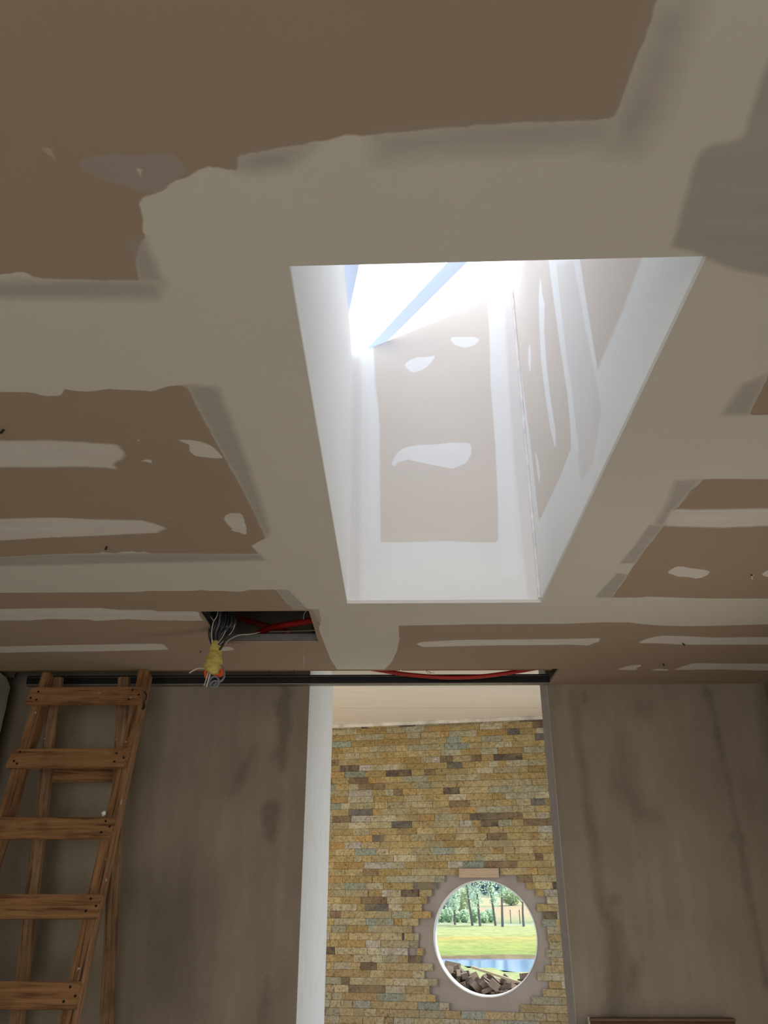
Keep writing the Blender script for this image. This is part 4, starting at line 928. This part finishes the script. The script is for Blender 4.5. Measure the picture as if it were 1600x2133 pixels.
# ledge and the pile of cut blocks outside the window
conc_l = plain('ledge_concrete', (.42, .40, .37), .9)
LT = -.435
link('trim_4', bbox((-.75, TH+.001, -WC.z-.28), (.75, TH+.42, LT), .004, MW), conc_l, kind='structure')
BL = [[0.206,0.393,-0.477,-0.0,-3.142,-0.464,0.107,0.064,0.046],
[-0.424,0.354,-0.484,3.14,0.0,1.06,0.109,0.068,0.032],
[-0.244,0.257,-0.477,0.0,-0.0,1.684,0.087,0.068,0.045],
[0.495,0.263,-0.441,-0.002,2.274,-1.572,0.122,0.05,0.034],
[0.037,0.459,-0.461,1.852,-0.0,1.574,0.082,0.069,0.044],
[-0.338,0.376,-0.474,1.571,-0.0,1.202,0.074,0.053,0.042],
[-0.166,0.26,-0.471,-1.571,0.0,1.969,0.089,0.057,0.044],
[-0.492,0.3,-0.453,0.022,0.502,-1.571,0.117,0.054,0.042],
[-0.241,0.398,-0.482,-0.0,0.0,0.007,0.126,0.069,0.037],
[-0.386,0.435,-0.456,1.394,-0.302,-1.534,0.122,0.046,0.049],
[-0.501,0.236,-0.398,0.018,-1.546,3.123,0.103,0.053,0.036],
[-0.463,0.429,-0.48,0.0,0.0,2.617,0.073,0.07,0.041],
[-0.35,0.318,-0.452,-0.917,-2.726,-0.669,0.073,0.068,0.031],
[-0.045,0.38,-0.476,-1.57,0.0,1.381,0.117,0.048,0.039],
[0.349,0.323,-0.472,-1.571,-0.0,2.494,0.129,0.056,0.04],
[-0.378,0.293,-0.435,-0.0,0.973,-1.959,0.129,0.069,0.043],
[0.448,0.464,-0.454,-0.483,-1.571,-2.464,0.092,0.065,0.045],
[-0.289,0.445,-0.426,-1.735,-0.201,-1.538,0.099,0.064,0.044],
[0.092,0.267,-0.469,1.571,-0.0,-2.055,0.085,0.062,0.039],
[0.197,0.275,-0.477,0.0,3.141,-1.035,0.12,0.054,0.047],
[-0.351,0.461,-0.42,-0.304,0.16,0.0,0.08,0.066,0.049],
[0.487,0.419,-0.4,0.127,-0.712,1.571,0.105,0.062,0.038],
[0.338,0.242,-0.469,-1.571,-0.0,-2.802,0.096,0.061,0.034],
[-0.443,0.271,-0.414,-0.93,0.023,3.141,0.078,0.053,0.034],
[-0.324,0.234,-0.445,-1.833,0.644,-0.0,0.084,0.068,0.03],
[0.364,0.384,-0.464,0.223,1.571,1.624,0.072,0.06,0.032],
[-0.314,0.379,-0.407,-1.81,0.449,-0.167,0.119,0.061,0.037],
[-0.035,0.264,-0.485,-0.0,-0.0,-1.88,0.091,0.067,0.03],
[0.005,0.406,-0.426,2.175,-0.266,2.066,0.093,0.056,0.035],
[-0.422,0.393,-0.398,0.32,-2.933,1.278,0.086,0.07,0.04],
[-0.134,0.481,-0.469,1.57,-3.131,-0.0,0.077,0.061,0.039],
[-0.45,0.37,-0.345,-0.562,2.696,-0.016,0.126,0.065,0.035],
[-0.242,0.331,-0.47,-1.571,-0.0,-2.929,0.109,0.06,0.045],
[0.299,0.276,-0.453,-0.0,0.713,-2.802,0.102,0.057,0.037],
[0.037,0.364,-0.485,-0.0,0.0,-0.297,0.123,0.059,0.03],
[-0.05,0.468,-0.448,-3.139,0.619,0.003,0.125,0.055,0.038],
[0.276,0.389,-0.43,3.089,-0.101,-0.165,0.112,0.056,0.036],
[-0.133,0.292,-0.476,-1.571,0.0,-1.172,0.09,0.049,0.042],
[0.142,0.242,-0.464,-3.087,1.571,0.05,0.072,0.063,0.05],
[-0.184,0.287,-0.423,0.135,0.19,-2.124,0.127,0.063,0.033],
[-0.234,0.233,-0.403,3.137,-0.216,0.0,0.107,0.046,0.032],
[0.357,0.482,-0.461,-0.386,1.571,1.184,0.078,0.056,0.036],
[0.106,0.454,-0.47,1.571,-0.0,0.95,0.079,0.061,0.04],
[-0.335,0.335,-0.374,-0.571,0.189,-0.104,0.115,0.058,0.033],
[-0.435,0.226,-0.432,-1.571,-1.03,-0.001,0.075,0.062,0.032],
[-0.497,0.299,-0.36,0.002,-0.985,-1.572,0.118,0.046,0.045],
[-0.107,0.278,-0.417,-0.32,-0.695,-2.266,0.128,0.062,0.046],
[0.203,0.473,-0.465,-0.0,-0.475,0.0,0.091,0.055,0.033],
[-0.488,0.426,-0.435,3.047,0.058,1.571,0.106,0.059,0.045],
[-0.277,0.281,-0.393,0.539,0.2,-3.113,0.099,0.064,0.03],
[0.356,0.428,-0.449,0.0,1.789,-1.881,0.098,0.069,0.032],
[-0.384,0.238,-0.395,-0.199,-0.66,-3.141,0.071,0.051,0.032],
[-0.323,0.32,-0.328,0.365,0.485,1.868,0.114,0.063,0.033],
[-0.49,0.346,-0.328,-1.185,0.602,-1.566,0.07,0.047,0.046],
[-0.148,0.437,-0.435,0.769,2.191,0.671,0.076,0.047,0.048],
[-0.197,0.285,-0.339,-0.232,-0.021,1.878,0.074,0.051,0.038],
[-0.47,0.484,-0.384,1.569,-0.097,-0.0,0.094,0.058,0.032],
[-0.314,0.266,-0.35,0.18,-0.543,-1.559,0.083,0.045,0.041],
[0.179,0.407,-0.42,1.561,0.003,-1.229,0.103,0.067,0.043],
[0.037,0.269,-0.469,1.571,-0.0,1.373,0.114,0.063,0.035],
[-0.032,0.349,-0.389,0.968,-0.454,-2.229,0.111,0.052,0.031],
[0.144,0.326,-0.424,0.405,0.247,2.477,0.122,0.069,0.042],
[0.256,0.457,-0.422,-0.0,-0.505,3.083,0.12,0.063,0.032],
[-0.008,0.266,-0.43,2.917,-0.289,0.478,0.128,0.06,0.032],
[0.281,0.464,-0.483,0.0,-3.142,-0.049,0.084,0.054,0.035],
[0.039,0.228,-0.394,1.569,-2.481,0.001,0.081,0.055,0.036],
[0.424,0.424,-0.372,-2.216,0.692,-1.551,0.129,0.065,0.048],
[-0.193,0.398,-0.428,-1.153,3.059,0.042,0.103,0.055,0.03],
[0.28,0.237,-0.416,0.154,-0.778,-0.0,0.093,0.048,0.044],
[-0.191,0.326,-0.379,-2.913,-0.046,-0.981,0.121,0.061,0.049],
[0.356,0.453,-0.371,-0.842,-0.961,-2.709,0.092,0.056,0.044],
[-0.284,0.413,-0.361,1.76,0.168,1.603,0.088,0.048,0.04],
[-0.457,0.443,-0.366,-1.863,-0.242,0.044,0.112,0.065,0.042],
[-0.197,0.467,-0.433,1.571,2.006,-0.067,0.126,0.047,0.037],
[0.416,0.346,-0.438,-1.291,-2.561,0.44,0.125,0.054,0.05],
[-0.433,0.306,-0.321,1.021,-0.807,1.308,0.13,0.05,0.038],
[-0.239,0.447,-0.393,0.121,-2.913,1.6,0.097,0.047,0.038],
[-0.404,0.263,-0.324,1.157,-0.296,0.985,0.097,0.061,0.048],
[-0.042,0.38,-0.376,0.776,-2.368,1.236,0.074,0.047,0.037],
[0.293,0.445,-0.383,1.731,-0.354,-2.362,0.1,0.067,0.031],
[0.22,0.273,-0.429,-1.571,0.0,0.88,0.127,0.048,0.031],
[-0.102,0.371,-0.449,2.99,-0.554,0.092,0.113,0.047,0.043],
[-0.249,0.484,-0.333,-1.571,0.576,-0.0,0.075,0.054,0.032],
[-0.026,0.319,-0.415,2.149,0.488,0.938,0.111,0.056,0.041],
[0.139,0.355,-0.394,0.216,0.422,1.917,0.103,0.062,0.038],
[0.441,0.279,-0.442,1.154,0.5,-2.245,0.123,0.052,0.043],
[0.015,0.307,-0.372,1.96,0.061,-1.93,0.108,0.066,0.042],
[0.076,0.293,-0.382,-0.605,-2.264,0.64,0.081,0.069,0.046],
[-0.247,0.292,-0.345,-1.537,-0.57,-1.283,0.104,0.052,0.032],
[0.072,0.379,-0.44,-1.582,0.135,1.196,0.077,0.058,0.032],
[0.201,0.342,-0.365,1.587,0.2,-1.099,0.102,0.048,0.031],
[-0.213,0.434,-0.344,-0.224,-0.242,-0.0,0.087,0.064,0.035],
[-0.323,0.399,-0.329,-1.865,-0.539,-1.417,0.114,0.048,0.05],
[0.282,0.301,-0.393,0.877,-0.183,1.62,0.08,0.062,0.032],
[0.271,0.37,-0.384,-1.673,-0.049,0.472,0.116,0.053,0.042],
[-0.242,0.341,-0.315,0.387,-0.444,-1.807,0.123,0.048,0.038],
[0.111,0.421,-0.377,-1.853,-2.441,0.344,0.07,0.069,0.036],
[0.405,0.27,-0.393,2.222,0.336,-1.981,0.114,0.058,0.044],
[0.373,0.262,-0.361,0.087,2.425,0.13,0.116,0.066,0.031],
[-0.139,0.391,-0.364,2.101,0.195,-2.238,0.084,0.066,0.043],
[-0.339,0.48,-0.342,-1.571,0.644,0.0,0.105,0.064,0.04],
[-0.015,0.449,-0.352,0.572,0.045,1.662,0.097,0.062,0.031],
[0.049,0.423,-0.397,-2.56,0.218,1.251,0.076,0.056,0.039],
[0.48,0.375,-0.37,-0.437,0.715,-1.533,0.107,0.066,0.042],
[0.156,0.482,-0.418,1.57,0.351,-0.0,0.082,0.047,0.037],
[0.053,0.485,-0.401,-1.57,0.286,0.0,0.097,0.055,0.031],
[0.493,0.32,-0.354,0.0,-2.44,-1.571,0.081,0.053,0.035],
[-0.049,0.461,-0.389,-1.914,0.526,-0.619,0.07,0.059,0.049],
[-0.107,0.36,-0.403,-0.121,0.561,2.726,0.08,0.056,0.039],
[-0.072,0.26,-0.382,2.518,0.321,-0.81,0.087,0.047,0.036],
[0.371,0.398,-0.362,1.043,-0.712,1.429,0.097,0.049,0.037],
[0.273,0.375,-0.339,3.044,-0.058,0.391,0.081,0.057,0.036],
[-0.308,0.435,-0.291,-1.018,-0.178,-3.133,0.126,0.055,0.047],
[-0.488,0.43,-0.307,0.182,0.556,-1.571,0.08,0.055,0.049],
[0.206,0.228,-0.382,-1.538,0.04,-0.0,0.102,0.046,0.034],
[-0.476,0.313,-0.279,-0.712,2.679,-0.368,0.082,0.07,0.036]]
s = NT('sawn_block'); co = s.coord((1, 1, 1)); f = s.noise(co, 3, 5); oi = s.n('ShaderNodeObjectInfo')
c = s.mix(oi.outputs['Random'], (.13, .095, .068), (.27, .215, .17)); c = s.mix(1, c, s.ramp(f, [(.3, (.8, .8, .8)), (.7, (1.1, 1.1, 1.1))]), 'MULTIPLY'); bmat = s.fin(c, .85, 0, f, .2)
bm = bmesh.new(); box(bm, (-.5, -.5, -.5), (.5, .5, .5)); bmesh.ops.bevel(bm, geom=bm.edges[:], offset=.02, segments=1, affect='EDGES')
bme = bpy.data.meshes.new('cut_block'); bm.to_mesh(bme); bm.free(); bme.materials.append(bmat)
from mathutils import Euler
DZB = LT+.5
LA = hit(982, 2014, WC - SN*(TH+.07), SN); LBp = hit(1080, 2046, WC - SN*(TH+.05), SN)
for l in BL:
    c_ = MW @ Vector((l[0], l[1]-.075, l[2]+DZB)); t_ = max(0, min(1, (c_-LA).dot(LBp-LA)/(LBp-LA).length_squared)); d_ = c_-(LA+(LBp-LA)*t_)
    if d_.z > -.06 and d_.length < .11: continue        # the lath lies here
    o = bpy.data.objects.new('cut_block', bme); COL.objects.link(o)
    M = MW @ Matrix.Translation((l[0], l[1]-.075, l[2]+DZB)) @ Euler(l[3:6]).to_matrix().to_4x4() @ Matrix.Diagonal((*l[6:9], 1))
    o.matrix_world = M
    tag(o, 'small brown cut block in the jumbled pile outside the round window', 'block', 'cut blocks piled outside the round window')
a_ = hit(982, 2014, WC - SN*(TH+.07), SN); b_ = hit(1080, 2046, WC - SN*(TH+.05), SN)
d = (b_-a_); L_ = d.length; d.normalize(); y_ = (-SN - d*(-SN).dot(d)).normalized(); z_ = d.cross(y_)
M = Matrix(((d.x, y_.x, z_.x, a_.x), (d.y, y_.y, z_.y, a_.y), (d.z, y_.z, z_.z, a_.z), (0, 0, 0, 1)))
tag(link('timber_lath', bbox((0, -.02, -.008), (L_+.05, .02, .008), .001, M), plain('sawn_lath', (.38, .33, .22), .8)), 'long straight lath lying aslant on top of the block pile', 'lath')
